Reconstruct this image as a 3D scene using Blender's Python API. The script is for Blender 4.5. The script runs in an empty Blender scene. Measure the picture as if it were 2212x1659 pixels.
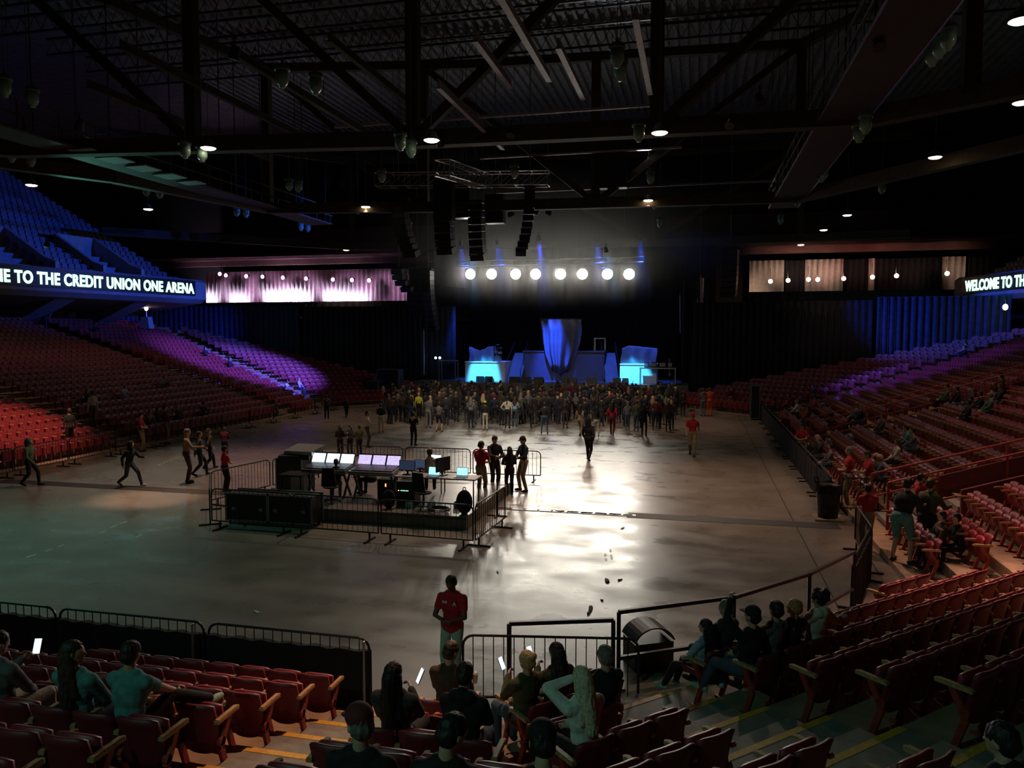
import bpy, math, random
import numpy as np
from mathutils import Vector, Matrix, noise
random.seed(7)
R2 = math.sqrt(2)
sc = bpy.context.scene
COL = sc.collection

# ------------------------------------------------------------------ camera, world, exposure
F_PX, CAM_H, YAW, HY = 1660.0, 5.3, math.radians(13.5), 722.0
PITCH = math.atan((829.5 - HY) / F_PX)
cam_d = bpy.data.cameras.new('camera')
cam = bpy.data.objects.new('camera', cam_d)
COL.objects.link(cam)
cam_d.sensor_width = 36.0
cam_d.lens = F_PX / 2212 * 36.0
cam_d.clip_start, cam_d.clip_end = 0.05, 400
cam.location = (0, 0, CAM_H)
cam.rotation_euler = (math.pi / 2 - PITCH, 0, YAW)
sc.camera = cam
w = bpy.data.worlds.new('night')
sc.world = w
w.use_nodes = True
w.node_tree.nodes['Background'].inputs[0].default_value = (0.35, 0.5, 0.55, 1)
w.node_tree.nodes['Background'].inputs[1].default_value = 0.0035
sc.view_settings.view_transform = 'Standard'
sc.view_settings.look = 'None'
sc.view_settings.gamma = 1
sc.view_settings.exposure = 0.0
sc.view_settings.use_curve_mapping = False
cy = sc.cycles
cy.use_denoising = True
cy.max_bounces = 4
cy.diffuse_bounces = 2
cy.glossy_bounces = 2
cy.transmission_bounces = 3
cy.transparent_max_bounces = 6
cy.volume_bounces = 0
cy.volume_step_rate = 4
cy.caustics_reflective = False
cy.caustics_refractive = False
cy.sample_clamp_indirect = 3.0
cy.blur_glossy = 0.5


def spot(loc, aim, power, color, angle, blend=0.5, size=0.15):
    l = bpy.data.lights.new('stage_beam', 'SPOT')
    l.energy, l.color = power, color
    l.spot_size, l.spot_blend, l.shadow_soft_size = math.radians(angle), blend, size
    o = bpy.data.objects.new('beam', l)
    COL.objects.link(o)
    o.location = loc
    o.rotation_euler = (Vector(aim) - Vector(loc)).to_track_quat('-Z', 'Y').to_euler()
    return o


# coloured wash beams of the show rig plus added fill; each comes out of a lamp body built further down (rig_lamps)
RIG_LAMPS = []


def rig(loc, aim, power, color, angle, blend=0.6, name=None):
    spot(loc, aim, power, color, angle, blend)
    RIG_LAMPS.append((loc, aim, color))


BLUE, PURPLE, CYAN = (0.04, 0.12, 1.0), (0.35, 0.14, 1.0), (0.05, 0.45, 1.0)
WARM, RED, TEAL, PINK = (1.0, 0.62, 0.38), (1.0, 0.3, 0.16), (0.3, 1.0, 0.75), (1.0, 0.35, 0.75)
# stands on the far left and right
rig((-12, 48.5, 12.9), (-33, 51, 2.5), 95000, (0.11, 0.10, 1.0), 26)
rig((-12, 48.6, 12.9), (-41, 55, 5.5), 26000, BLUE, 18)
rig((-13, 48.7, 12.9), (-48, 47, 12), 16000, (0.02, 0.1, 1.0), 40, 1.0)
rig((-9.8, 48.5, 12.9), (12, 50, 3.0), 32000, (0.11, 0.10, 1.0), 20)
rig((-9, 48.6, 12.9), (19, 58, 5.5), 24000, BLUE, 20)
# stage
for x in (-18.2, -15.2, -7.4, -4.2):
    rig((x, 58.6, 12.2), (x + 0.3, 61.6, 1.5), 7500, (0.03, 0.12, 1.0), 34, 0.8)
rig((-11.6, 57.0, 12.2), (-11.3, 60.6, 3.2), 36000, (0.03, 0.10, 1.0), 22, 0.9)
rig((-16.3, 55.0, 11.0), (-16.5, 58.9, 1.8), 30000, CYAN, 17, 0.4)
rig((-6.3, 55.0, 11.0), (-4.6, 58.9, 1.8), 30000, CYAN, 17, 0.4)
# added green-tinted fill over the near left corner and seats; warm house beams over the near stairs
rig((-23.5, 17.0, 12.7), (-15.5, 14.5, 0), 1500, (0.25, 1.0, 0.75), 66, 1.0)  # fill added for the green spill on the floor
rig((-9.0, -6.0, 12.5), (0, 6.0, 2.5), 1000, (0.35, 1.0, 0.80), 80, 1.0)  # unseen fill added behind the camera for near seats and people
rig((-2.5, 13.0, 14.5), (-3.9, 8.0, 0.8), 5200, (1.0, 0.52, 0.30), 21, 0.8)
rig((4.5, 22.0, 12.6), (5.8, 14.5, 1.2), 10000, (1.0, 0.50, 0.36), 32, 0.9)
rig((-22.0, 24.0, 12.6), (-28.0, 26.0, 1.2), 9000, (1.0, 0.58, 0.38), 32, 0.8)
rig((-13.0, 20.0, 13.0), (-17.2, 21.2, 0.0), 6500, (1.0, 0.56, 0.36), 17, 0.9)
rig((2.0, 27.0, 12.8), (6.8, 20.0, 1.4), 4200, (1.0, 0.50, 0.34), 36, 0.9)
rig((-11.0, 28.6, 12.7), (-9.5, 15.0, 0.0), 1200, (1.0, 0.72, 0.54), 70, 1.0)  # added warm fill over the open floor
rig((-7.0, 28.8, 12.7), (-7.5, 22.2, 1.2), 1100, (1.0, 0.80, 0.62), 30, 1.0)  # added fill over the mixing desks
rig((1.0, 29.2, 12.7), (-3, 17.0, 0.0), 1500, (1.0, 0.68, 0.50), 62, 1.0)  # second added warm floor fill
rig((-10.0, 29.6, 12.7), (-10, 45.0, 0.5), 6500, (1.0, 0.84, 0.66), 60, 1.0)  # fill added to brighten the crowd from behind
# added cool uplight along the roof deck; added green beam for board glow on walkway panels
rig((-3.0, 46.5, 15.5), (-4.0, 37.0, 23.0), 26000, (0.85, 0.9, 1.0), 55, 1.0)
rig((-37.2, 38.0, 10.6), (-24.9, 31.3, 13.0), 2200, (0.3, 1.0, 0.78), 34, 0.8)

# ------------------------------------------------------------------ pixel-to-place measuring aids (photo is 2212 x 1659)


def ray(px, py):
    x, y = (px - 1106) / F_PX, -(py - 829.5) / F_PX
    c, s = math.cos(PITCH), math.sin(PITCH)
    fw, up = c + y * s, -s + y * c
    ct, st = math.cos(YAW), math.sin(YAW)
    return Vector((x * ct - fw * st, fw * ct + x * st, up))


def onz(px, py, z):
    r = ray(px, py)
    return r * ((z - CAM_H) / r.z) + Vector((0, 0, CAM_H))


def onY(px, py, Y):
    r = ray(px, py)
    return r * (Y / r.y) + Vector((0, 0, CAM_H))


def proj(X, Y, Z):
    ct, st = math.cos(YAW), math.sin(YAW)
    Z -= CAM_H
    x, fw = X * ct + Y * st, Y * ct - X * st
    c, s = math.cos(PITCH), math.sin(PITCH)
    d, u = fw * c - Z * s, fw * s + Z * c
    if d < 0.1:
        return (1e9, 1e9, d)
    return (1106 + F_PX * x / d, 829.5 - F_PX * u / d, d)


# ------------------------------------------------------------------ materials
MATS = {}


def mat(name, col, rough=0.6, metal=0.0, emit=None, estr=0.0, noise=0.12, nscale=6.0, spec=0.5, bump=0.0, alpha=1.0):
    if name in MATS:
        return MATS[name]
    m = bpy.data.materials.new(name)
    m.use_nodes = True
    nt = m.node_tree
    b = nt.nodes['Principled BSDF']
    b.inputs['Roughness'].default_value = rough
    b.inputs['Metallic'].default_value = metal
    b.inputs['Specular IOR Level'].default_value = spec
    if alpha < 1:
        b.inputs['Alpha'].default_value = alpha
    if noise > 0:
        tc = nt.nodes.new('ShaderNodeTexCoord')
        n = nt.nodes.new('ShaderNodeTexNoise')
        n.inputs['Scale'].default_value = nscale
        n.inputs['Detail'].default_value = 3
        nt.links.new(tc.outputs['Object'], n.inputs['Vector'])
        r = nt.nodes.new('ShaderNodeValToRGB')
        r.color_ramp.elements[0].position, r.color_ramp.elements[1].position = 0.3, 0.7
        r.color_ramp.elements[0].color = (*[c * (1 - noise) for c in col], 1)
        r.color_ramp.elements[1].color = (*[min(1, c * (1 + noise)) for c in col], 1)
        nt.links.new(n.outputs[0], r.inputs[0])
        nt.links.new(r.outputs[0], b.inputs['Base Color'])
        if bump:
            bp = nt.nodes.new('ShaderNodeBump')
            bp.inputs['Strength'].default_value = bump
            bp.inputs['Distance'].default_value = 0.02
            nt.links.new(n.outputs[0], bp.inputs['Height'])
            nt.links.new(bp.outputs[0], b.inputs['Normal'])
    else:
        b.inputs['Base Color'].default_value = (*col, 1)
    if emit:
        b.inputs['Emission Color'].default_value = (*emit, 1)
        b.inputs['Emission Strength'].default_value = estr
    MATS[name] = m
    return m


def floor_material():
    m = bpy.data.materials.new('polished_concrete')
    m.use_nodes = True
    nt = m.node_tree
    L = nt.links.new
    b = nt.nodes['Principled BSDF']
    tc = nt.nodes.new('ShaderNodeTexCoord')

    def ntex(scale, detail, stretch=None):
        n = nt.nodes.new('ShaderNodeTexNoise')
        n.inputs['Scale'].default_value = scale
        n.inputs['Detail'].default_value = detail
        mp = nt.nodes.new('ShaderNodeMapping')
        if stretch:
            mp.inputs['Scale'].default_value = stretch
        L(tc.outputs['Object'], mp.inputs[0])
        L(mp.outputs[0], n.inputs['Vector'])
        return n.outputs[0]

    def ramp(src, p0, p1, c0, c1):
        r = nt.nodes.new('ShaderNodeValToRGB')
        r.color_ramp.elements[0].position, r.color_ramp.elements[1].position = p0, p1
        r.color_ramp.elements[0].color = (*c0, 1)
        r.color_ramp.elements[1].color = (*c1, 1)
        L(src, r.inputs[0])
        return r.outputs[0]
    base = ramp(ntex(0.35, 8), 0.3, 0.72, (0.17, 0.150, 0.132), (0.27, 0.238, 0.205))
    grime = ramp(ntex(0.8, 4, (1, 1.7, 1)), 0.2, 0.7, (0.84, 0.82, 0.80), (1, 1, 1))
    mx = nt.nodes.new('ShaderNodeMix')
    mx.data_type = 'RGBA'
    mx.blend_type = 'MULTIPLY'
    mx.inputs[0].default_value = 1
    L(base, mx.inputs[6])
    L(grime, mx.inputs[7])
    L(mx.outputs[2], b.inputs['Base Color'])
    ro = ramp(ntex(0.8, 7, (1, 1.5, 1)), 0.25, 0.75, (0.19, 0.19, 0.19), (0.46, 0.46, 0.46))
    L(ro, b.inputs['Roughness'])
    bp = nt.nodes.new('ShaderNodeBump')
    bp.inputs['Strength'].default_value = 0.25
    bp.inputs['Distance'].default_value = 0.012
    L(ntex(5.0, 6), bp.inputs['Height'])
    L(bp.outputs[0], b.inputs['Normal'])
    b.inputs['Specular IOR Level'].default_value = 0.55
    return m


M_FLOOR = floor_material()
M_CONC = mat('tan_concrete', (0.30, 0.21, 0.14), 0.75, nscale=3, noise=0.25, bump=0.2)
M_TREAD = mat('grey_stair_paint', (0.20, 0.20, 0.19), 0.65, nscale=5, noise=0.2)
M_YELLOW = mat('yellow_edge_paint', (0.62, 0.36, 0.05), 0.6, nscale=20, noise=0.15)
M_REDSEAT = mat('red_seat_shell', (0.165, 0.013, 0.024), 0.5, nscale=9, noise=0.12)
M_REDPAD = mat('red_seat_pan', (0.25, 0.022, 0.032), 0.45, nscale=9, noise=0.12)
M_REDIRON = mat('red_painted_iron', (0.33, 0.035, 0.025), 0.5, nscale=20, noise=0.2)
M_ARM = mat('tan_wood_armrest', (0.44, 0.26, 0.12), 0.5, nscale=30, noise=0.25)
M_BLUESEAT = mat('blue_lit_seat', (0.16, 0.17, 0.22), 0.45)  # blue look of the beams put into the upper-deck seat colour
M_BLACKP = mat('black_powder_coat', (0.018, 0.018, 0.02), 0.42, 0.3, nscale=30)
M_BLACKC = mat('black_cloth', (0.010, 0.010, 0.013), 0.95, nscale=40, bump=0.4)
M_NAVY = mat('dark_drape', (0.02, 0.022, 0.035), 0.9, nscale=3, noise=0.3)
M_DRAPE = mat('blue_drape', (0.04, 0.05, 0.13), 0.85, nscale=3, noise=0.3)
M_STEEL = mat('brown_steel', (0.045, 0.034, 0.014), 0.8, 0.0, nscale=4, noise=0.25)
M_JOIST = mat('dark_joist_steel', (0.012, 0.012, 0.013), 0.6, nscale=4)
M_PALE = mat('pale_lit_steel', (0.30, 0.28, 0.30), 0.5, nscale=4, noise=0.15)  # pale colour stands in for light on the steel
M_DECK = mat('galvanised_deck', (0.17, 0.17, 0.18), 0.5, 0.2, nscale=2, noise=0.3)
M_ALU = mat('aluminium', (0.55, 0.56, 0.58), 0.32, 0.9, nscale=20)
M_CABLE = mat('cable', (0.10, 0.14, 0.13), 0.6)
M_GREENG = mat('green_lamp_glass', (0.20, 0.36, 0.31), 0.18, 0.0, nscale=5, noise=0.2)
M_BULB = mat('warm_lamp_lens', (1, 0.8, 0.6), 0.3, emit=(1.0, 0.72, 0.5), estr=14, noise=0)
M_BLIND = mat('white_blinder_lens', (1, 1, 1), 0.3, emit=(1.0, 0.93, 0.78), estr=30, noise=0)
M_LED = mat('led_letters', (0.3, 1, 0.8), 0.4, emit=(0.42, 1.0, 0.72), estr=3.2, noise=0)
M_LEDB = mat('led_board', (0.010, 0.02, 0.022), 0.4)
M_BLUEPLASTER = mat('painted_plaster', (0.36, 0.38, 0.42), 0.7, nscale=2)
M_CONCWALL = mat('concourse_wall', (0.42, 0.42, 0.38), 0.7, nscale=2)
M_DARKWALL = mat('dark_wall', (0.016, 0.016, 0.02), 0.9, nscale=1.5)
M_CASE = mat('road_case_laminate', (0.014, 0.022, 0.02), 0.4, nscale=10)
M_CASEEDGE = mat('case_edge_metal', (0.30, 0.34, 0.34), 0.35, 0.7)
M_PLY = mat('stage_deck_ply', (0.12, 0.105, 0.095), 0.35, nscale=2, noise=0.3)
M_WHITE = mat('white_paint', (0.75, 0.76, 0.78), 0.45)
M_SKINMATS = [mat('skin_light', (0.56, 0.33, 0.23), 0.55), mat('skin_mid', (0.36, 0.19, 0.12), 0.55), mat('skin_dark', (0.10, 0.052, 0.035), 0.5)]
HAIRC = {'black': (0.008, 0.007, 0.007), 'brown': (0.045, 0.022, 0.012), 'blond': (0.48, 0.32, 0.15), 'grey': (0.16, 0.14, 0.12), 'ginger': (0.42, 0.17, 0.06), 'darkbrown': (0.022, 0.012, 0.008), 'paleblond': (0.62, 0.52, 0.36)}
M_HAIR = {k: mat('hair_' + k, v, 0.6, nscale=40, noise=0.3) for k, v in HAIRC.items()}
CLOTH = {'black': (0.010, 0.010, 0.012), 'charcoal': (0.03, 0.03, 0.034), 'navy': (0.014, 0.02, 0.045), 'grey': (0.13, 0.13, 0.135), 'white': (0.72, 0.72, 0.69), 'red': (0.42, 0.012, 0.03),
         'khaki': (0.26, 0.20, 0.125), 'jeans': (0.05, 0.075, 0.12), 'teal': (0.10, 0.27, 0.27), 'brown': (0.07, 0.038, 0.024), 'olive': (0.075, 0.075, 0.035), 'yellow': (0.62, 0.62, 0.05),
         'cream': (0.55, 0.5, 0.4), 'darkred': (0.13, 0.015, 0.02), 'tan': (0.26, 0.17, 0.10), 'paleblue': (0.33, 0.40, 0.52), 'green': (0.08, 0.17, 0.10), 'orange': (0.6, 0.08, 0.02), 'plaid': (0.2, 0.2, 0.2), 'mint': (0.30, 0.5, 0.42)}
M_CLOTH = {k: mat('cloth_' + k, v, 0.85, nscale=14, noise=0.22, bump=0.3) for k, v in CLOTH.items()}

# ------------------------------------------------------------------ mesh building helpers


class MB:
    def __init__(s):
        s.v, s.f, s.m = [], [], []

    def add(s, vs, fs, mi=0):
        o = len(s.v)
        s.v += [tuple(v) for v in vs]
        s.f += [tuple(i + o for i in f) for f in fs]
        s.m += [mi] * len(fs)
        return s

    def box(s, c, d, rz=0.0, mi=0, M=None):
        hx, hy, hz = d[0] / 2, d[1] / 2, d[2] / 2
        P = [Vector((x, y, z)) for x in (-hx, hx) for y in (-hy, hy) for z in (-hz, hz)]
        R = M if M is not None else Matrix.Rotation(rz, 3, 'Z')
        P = [R @ p + Vector(c) for p in P]
        return s.add(P, [(0, 1, 3, 2), (4, 6, 7, 5), (0, 4, 5, 1), (2, 3, 7, 6), (0, 2, 6, 4), (1, 5, 7, 3)], mi)

    def bar(s, a, b, wd, ht, mi=0):
        a, b = Vector(a), Vector(b)
        d = b - a
        q = d.to_track_quat('Y', 'Z').to_matrix()
        return s.box((a + b) / 2, (wd, d.length, ht), M=q, mi=mi)

    def cone(s, a, b, ra, rb, n=8, mi=0, caps=True):
        a, b = Vector(a), Vector(b)
        q = (b - a).to_track_quat('Z', 'Y').to_matrix()
        vs = []
        for p, r in ((a, ra), (b, rb)):
            for k in range(n):
                t = 2 * math.pi * k / n
                vs.append(p + q @ Vector((r * math.cos(t), r * math.sin(t), 0)))
        fs = [(k, (k + 1) % n, n + (k + 1) % n, n + k) for k in range(n)]
        if caps:
            fs += [tuple(reversed(range(n))), tuple(range(n, 2 * n))]
        return s.add(vs, fs, mi)

    def tube(s, pts, r, n=6, mi=0):
        for a, b in zip(pts, pts[1:]):
            if (Vector(b) - Vector(a)).length > 1e-5:
                s.cone(a, b, r, r, n, mi)
        return s

    def ell(s, c, r, nu=12, nv=8, mi=0, M=None):
        vs, fs = [], []
        R = M or Matrix.Identity(3)
        for j in range(1, nv):
            ph = math.pi * j / nv
            for i in range(nu):
                t = 2 * math.pi * i / nu
                vs.append(R @ Vector((r[0] * math.sin(ph) * math.cos(t), r[1] * math.sin(ph) * math.sin(t), r[2] * math.cos(ph))) + Vector(c))
        T, B = len(vs), len(vs) + 1
        vs += [R @ Vector((0, 0, r[2])) + Vector(c), R @ Vector((0, 0, -r[2])) + Vector(c)]
        for j in range(nv - 2):
            for i in range(nu):
                a, b2 = j * nu + i, j * nu + (i + 1) % nu
                fs.append((a, a + nu, b2 + nu, b2))
        for i in range(nu):
            fs.append((T, i, (i + 1) % nu))
            k = (nv - 2) * nu
            fs.append((B, k + (i + 1) % nu, k + i))
        return s.add(vs, fs, mi)

    def lathe(s, prof, c=(0, 0, 0), n=16, mi=0):
        vs, fs = [], []
        for r, z in prof:
            for k in range(n):
                t = 2 * math.pi * k / n
                vs.append((c[0] + r * math.cos(t), c[1] + r * math.sin(t), c[2] + z))
        for j in range(len(prof) - 1):
            for k in range(n):
                k2 = (k + 1) % n
                fs.append((j * n + k, j * n + k2, (j + 1) * n + k2, (j + 1) * n + k))
        fs += [tuple(reversed(range(n))), tuple(range((len(prof) - 1) * n, len(prof) * n))]
        return s.add(vs, fs, mi)

    def quad(s, *p, mi=0):
        return s.add(p, [tuple(range(len(p)))], mi)

    def slab(s, nu, nv, fn, th, mi=0):
        """closed curved slab; fn(u,v) in 0..1 -> point, thickness th along -Y"""
        fr = [Vector(fn(i / nu, j / nv)) for j in range(nv + 1) for i in range(nu + 1)]
        bk = [p + Vector((0, -th, 0)) for p in fr]
        n = len(fr)
        W = nu + 1
        fs = []
        for j in range(nv):
            for i in range(nu):
                a = j * W + i
                fs.append((a, a + W, a + W + 1, a + 1))
                fs.append((n + a, n + a + 1, n + a + W + 1, n + a + W))
        for i in range(nu):
            fs.append((i, i + 1, n + i + 1, n + i))
            a = nv * W + i
            fs.append((a + 1, a, n + a, n + a + 1))
        for j in range(nv):
            a = j * W
            fs.append((a + W, a, n + a, n + a + W))
            a = j * W + nu
            fs.append((a, a + W, n + a + W, n + a))
        return s.add(fr + bk, fs, mi)

    def mesh(s, name, mats, smooth=False):
        me = bpy.data.meshes.new(name)
        me.from_pydata(s.v, [], s.f)
        for m in (mats if isinstance(mats, (list, tuple)) else [mats]):
            me.materials.append(m)
        if any(s.m):
            me.polygons.foreach_set('material_index', s.m)
        if smooth:
            me.polygons.foreach_set('use_smooth', [True] * len(me.polygons))
        me.update()
        return me

    def build(s, name, mats, parent=None, loc=None, rz=None, smooth=False):
        return link(name, s.mesh(name, mats, smooth), parent, loc, rz)


def link(name, data, parent=None, loc=None, rz=None):
    o = bpy.data.objects.new(name, data)
    COL.objects.link(o)
    if parent:
        o.parent = parent
    if loc is not None:
        o.location = loc
    if rz is not None:
        o.rotation_euler = (0, 0, rz)
    return o


def tag(o, label, cat, group=None, kind=None):
    o['label'], o['category'] = label, cat
    if group:
        o['group'] = group
    if kind:
        o['kind'] = kind
    return o


def thing(name, label, cat, loc=(0, 0, 0), rz=0, group=None):
    return tag(link(name, None, None, loc, rz), label, cat, group)


def struct(name, mb, mats, smooth=False):
    o = mb.build(name, mats, smooth=smooth)
    o['kind'] = 'structure'
    return o


def dup(root, loc, rz, label, group=None):
    def cp(o, par):
        c = o.copy()
        COL.objects.link(c)
        c.parent = par
        for ch in o.children:
            cp(ch, c)
        return c
    r = cp(root, None)
    r.location, r.rotation_euler = loc, (0, 0, rz)
    r['label'] = label
    if group:
        r['group'] = group
    return r


ORD = ['first', 'second', 'third', 'fourth', 'fifth', 'sixth', 'seventh', 'eighth', 'ninth', 'tenth', 'eleventh', 'twelfth', 'thirteenth', 'fourteenth', 'fifteenth', 'sixteenth', 'seventeenth', 'eighteenth', 'nineteenth', 'twentieth'] + ['number %d' % n for n in range(21, 80)]

# ------------------------------------------------------------------ figures
ARM_T = {  # wrist offset from the shoulder: outward, forward, up ; elbow pole
    'down': ((0.07, 0.04, -0.53), (0.6, -0.6, 0)), 'phone': ((-0.13, 0.34, -0.06), (0.5, 0, -1)), 'lap': ((-0.09, 0.34, -0.36), (0.8, -0.3, -0.4)),
    'clasp': ((-0.15, 0.24, -0.30), (1, -0.2, -0.5)), 'head': ((-0.10, 0.10, 0.24), (0.7, 0.7, 0.1)), 'reach': ((0.0, 0.42, -0.22), (0.5, 0, -1)),
    'pocket': ((0.02, 0.06, -0.46), (1, -0.5, 0)), 'rest': ((0.48, 0.0, -0.10), (0, 0, -1)), 'up': ((0.04, 0.16, 0.44), (1, 0.2, 0)),
    'swingf': ((0.05, 0.25, -0.44), (0.4, -1, 0)), 'swingb': ((0.07, -0.20, -0.48), (0.4, -1, 0)), 'hip': ((0.02, 0.05, -0.40), (1, -0.6, 0)), 'knee': ((-0.02, 0.46, -0.30), (0.8, 0, -0.6))}
LEG_T = {  # ankle targets (left, right) relative to floor under the pelvis; hip height
    'stand': (((-0.10, -0.01, 0.085), (0.10, 0.02, 0.085)), 0.925), 'wide': (((-0.17, 0.0, 0.085), (0.17, 0.03, 0.085)), 0.915),
    'walk': (((-0.08, 0.27, 0.10), (0.08, -0.27, 0.15)), 0.89), 'stride': (((-0.07, 0.44, 0.10), (0.07, -0.42, 0.15)), 0.82),
    'sit': (((-0.12, 0.42, 0.085), (0.12, 0.44, 0.085)), 0.52), 'sitcross': (((-0.10, 0.46, 0.085), (0.0, 0.80, 0.42)), 0.52),
    'sitprop': (((-0.12, 0.42, 0.085), (0.34, 0.74, 0.50)), 0.52), 'sitout': (((-0.14, 0.62, 0.085), (0.14, 0.58, 0.085)), 0.52), 'sitankle': (((-0.12, 0.42, 0.085), (-0.12, 0.47, 0.58)), 0.52)}


def ik(a, t, l1, l2, pole):
    a, t, pole = Vector(a), Vector(t), Vector(pole)
    d = t - a
    L = min(max(d.length, 0.05), (l1 + l2) * 0.999)
    d.normalize()
    t = a + d * L
    x = (l1 * l1 - l2 * l2 + L * L) / (2 * L)
    h = math.sqrt(max(0, l1 * l1 - x * x))
    p = pole - d * pole.dot(d)
    p = p.normalized() if p.length > 1e-4 else Vector((0, 0, -1))
    return a + d * x + p * h, t


def skeleton(legs='stand', arms=('down', 'down'), lean=0.0, head=(0, 0), hair='short', sleeves='long', bottom='long', girth=1.0, hood=False, cap=False, pack=False, hem=0.0, coat=False, fine=True, lean2=0.0):
    P = []  # (tag, kind, data)
    lt, hz = LEG_T[legs]
    seated = legs.startswith('sit')
    pel = Vector((0, 0, hz + 0.03))
    up = Vector((math.sin(lean2), math.sin(lean), math.cos(lean))).normalized()
    X = Vector((1, 0, 0))
    fwd = X.cross(up) * -1
    fwd = up.cross(X)
    nk = pel + up * 0.50
    Mt = Matrix((X, fwd, up)).transposed()

    def T(x, y, z):
        return pel + Mt @ Vector((x, y, z))
    g = girth

    def cap_(tag_, a, b, ra, rb):
        P.append((tag_, 'c', (Vector(a), Vector(b), ra, rb)))

    def ell_(tag_, c, r, M=None):
        P.append((tag_, 'e', (Vector(c), r, M or Matrix.Identity(3))))
    ell_('bottom', pel + Vector((0, -0.01, 0.0)), (0.165 * g, 0.118 * g, 0.125))
    ell_('top', T(0, 0.0, 0.14), (0.142 * g, 0.10 * g, 0.16), Mt)
    ell_('top', T(0, 0.0, 0.31), (0.172 * g, 0.115 * g, 0.19), Mt)
    cap_('top', T(-0.13, 0, 0.42), T(0.13, 0, 0.42), 0.072, 0.072)
    cap_('top', T(-0.06, 0, 0.465), T(0.06, 0, 0.465), 0.070, 0.070)
    if hem:
        ell_('top', pel + up * 0.0 + Vector((0, 0, 0.0)), (0.178 * g, 0.13 * g, 0.13))
    cap_('skin', nk - up * 0.02, nk + up * 0.08, 0.060, 0.056)
    # head
    Rh = Matrix.Rotation(head[1], 3, 'Z') @ Matrix.Rotation(-head[0], 3, 'X') @ Matrix.Rotation(-lean * 0.45, 3, 'X')
    hb = nk + up * 0.062

    def H(x, y, z):
        return hb + Rh @ Vector((x, y, z))
    ell_('skin', H(0, 0.015, 0.125), (0.077, 0.097, 0.105), Rh)
    ell_('skin', H(0, 0.045, 0.065), (0.052, 0.058, 0.062), Rh)
    if fine:
        cap_('skin', H(0, 0.108, 0.118), H(0, 0.122, 0.092), 0.011, 0.016)
        cap_('skin', H(-0.035, 0.094, 0.138), H(0.035, 0.094, 0.138), 0.013, 0.013)
        cap_('skin', H(-0.018, 0.098, 0.058), H(0.018, 0.098, 0.058), 0.010, 0.010)
        ell_('skin', H(0, 0.088, 0.028), (0.024, 0.02, 0.018), Rh)
        for s in (-1, 1):
            ell_('skin', H(0.079 * s, 0.0, 0.105), (0.012, 0.022, 0.032), Rh)
    # hair
    if not (hood == 'up'):
        ell_('hair', H(0, -0.004, 0.150), (0.086, 0.104, 0.096), Rh)
        ell_('hair', H(0, -0.032, 0.105), (0.083, 0.080, 0.085), Rh)
    if hair in ('long', 'verylong'):
        ln = 0.26 if hair == 'long' else 0.40
        cap_('hair', H(0, -0.055, 0.10), nk - up * (ln - 0.12) - fwd * 0.115, 0.082, 0.075)
        for s in (-1, 1):
            cap_('hair', H(0.065 * s, -0.02, 0.12), nk - up * (ln - 0.20) + X * 0.085 * s - fwd * 0.085, 0.035, 0.045)
    if hair == 'bun':
        ell_('hair', H(0, -0.10, 0.19), (0.045, 0.045, 0.045))
    if hair == 'pony':
        cap_('hair', H(0, -0.10, 0.14), nk - up * 0.12 - fwd * 0.13, 0.035, 0.022)
    if hair == 'curly':
        for k in range(16):
            t = k * 2.4
            u = 0.2 + 0.8 * (k / 16)
            ell_('hair', H(0.085 * math.cos(t) * math.sqrt(1 - u * u * 0.6), -0.025 + 0.085 * math.sin(t) * math.sqrt(1 - u * u * 0.6), 0.10 + 0.13 * u), (0.045, 0.045, 0.045))
    if cap:
        ell_('hat', H(0, 0.0, 0.172), (0.093, 0.110, 0.088), Rh)
        cap_('hat', H(0, 0.06, 0.162), H(0, 0.165, 0.150), 0.05, 0.028) if not fine else ell_('hat', H(0, 0.115, 0.152), (0.068, 0.085, 0.010), Rh)
    if hood == 'up':
        ell_('top', H(0, -0.02, 0.135), (0.105, 0.11, 0.125), Rh)
        cap_('top', H(0, -0.03, 0.08), nk - fwd * 0.02, 0.09, 0.10)
    elif hood:
        P.append(('hood', 'c', (nk - fwd * 0.075 - X * 0.07 + up * 0.005, nk - fwd * 0.075 + X * 0.07 + up * 0.005, 0.055, 0.055)))
        P.append(('hood', 'c', (nk - fwd * 0.08 + up * 0.01, nk - fwd * 0.10 - up * 0.09, 0.07, 0.035)))
    if pack:
        ell_('pack', T(0, -0.19, 0.27), (0.15, 0.10, 0.22), Mt)
    # arms
    for s, an in ((-1, arms[0]), (1, arms[1])):
        off, pole = ARM_T[an]
        sh = T(0.178 * s * (0.97 + 0.03 * g), 0, 0.425)
        tgt = sh + Vector((off[0] * s, off[1], off[2])) if seated or abs(lean) < 0.1 or an in ('reach', 'knee') else sh + Vector((off[0] * s, off[1] * 0.7, off[2]))
        el, wr = ik(sh, tgt, 0.285, 0.255, Vector((pole[0] * s, pole[1], pole[2])))
        fs = 'top' if sleeves == 'long' else 'skin'
        up_t = 'top' if sleeves != 'none' else 'skin'
        cap_(up_t, sh, sh.lerp(el, 0.55), 0.060, 0.050)
        cap_('top' if sleeves == 'long' else 'skin', sh.lerp(el, 0.5), el, 0.049, 0.042)
        cap_(fs, el, wr, 0.042, 0.029)
        d = (wr - el).normalized()
        inw = Vector((-s, 0.0, 0.0))
        inw = (inw - d * inw.dot(d))
        inw = inw.normalized() if inw.length > 0.2 else (Vector((0, 0, -1)) - d * (-d.z)).normalized()
        lat = d.cross(inw).normalized() * (1 if d.cross(inw).y > 0 else -1)
        pc = wr + d * 0.05
        Mp = Matrix((lat, inw, d)).transposed()
        ell_('skin', pc, (0.038, 0.018, 0.052), Mp)
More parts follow.
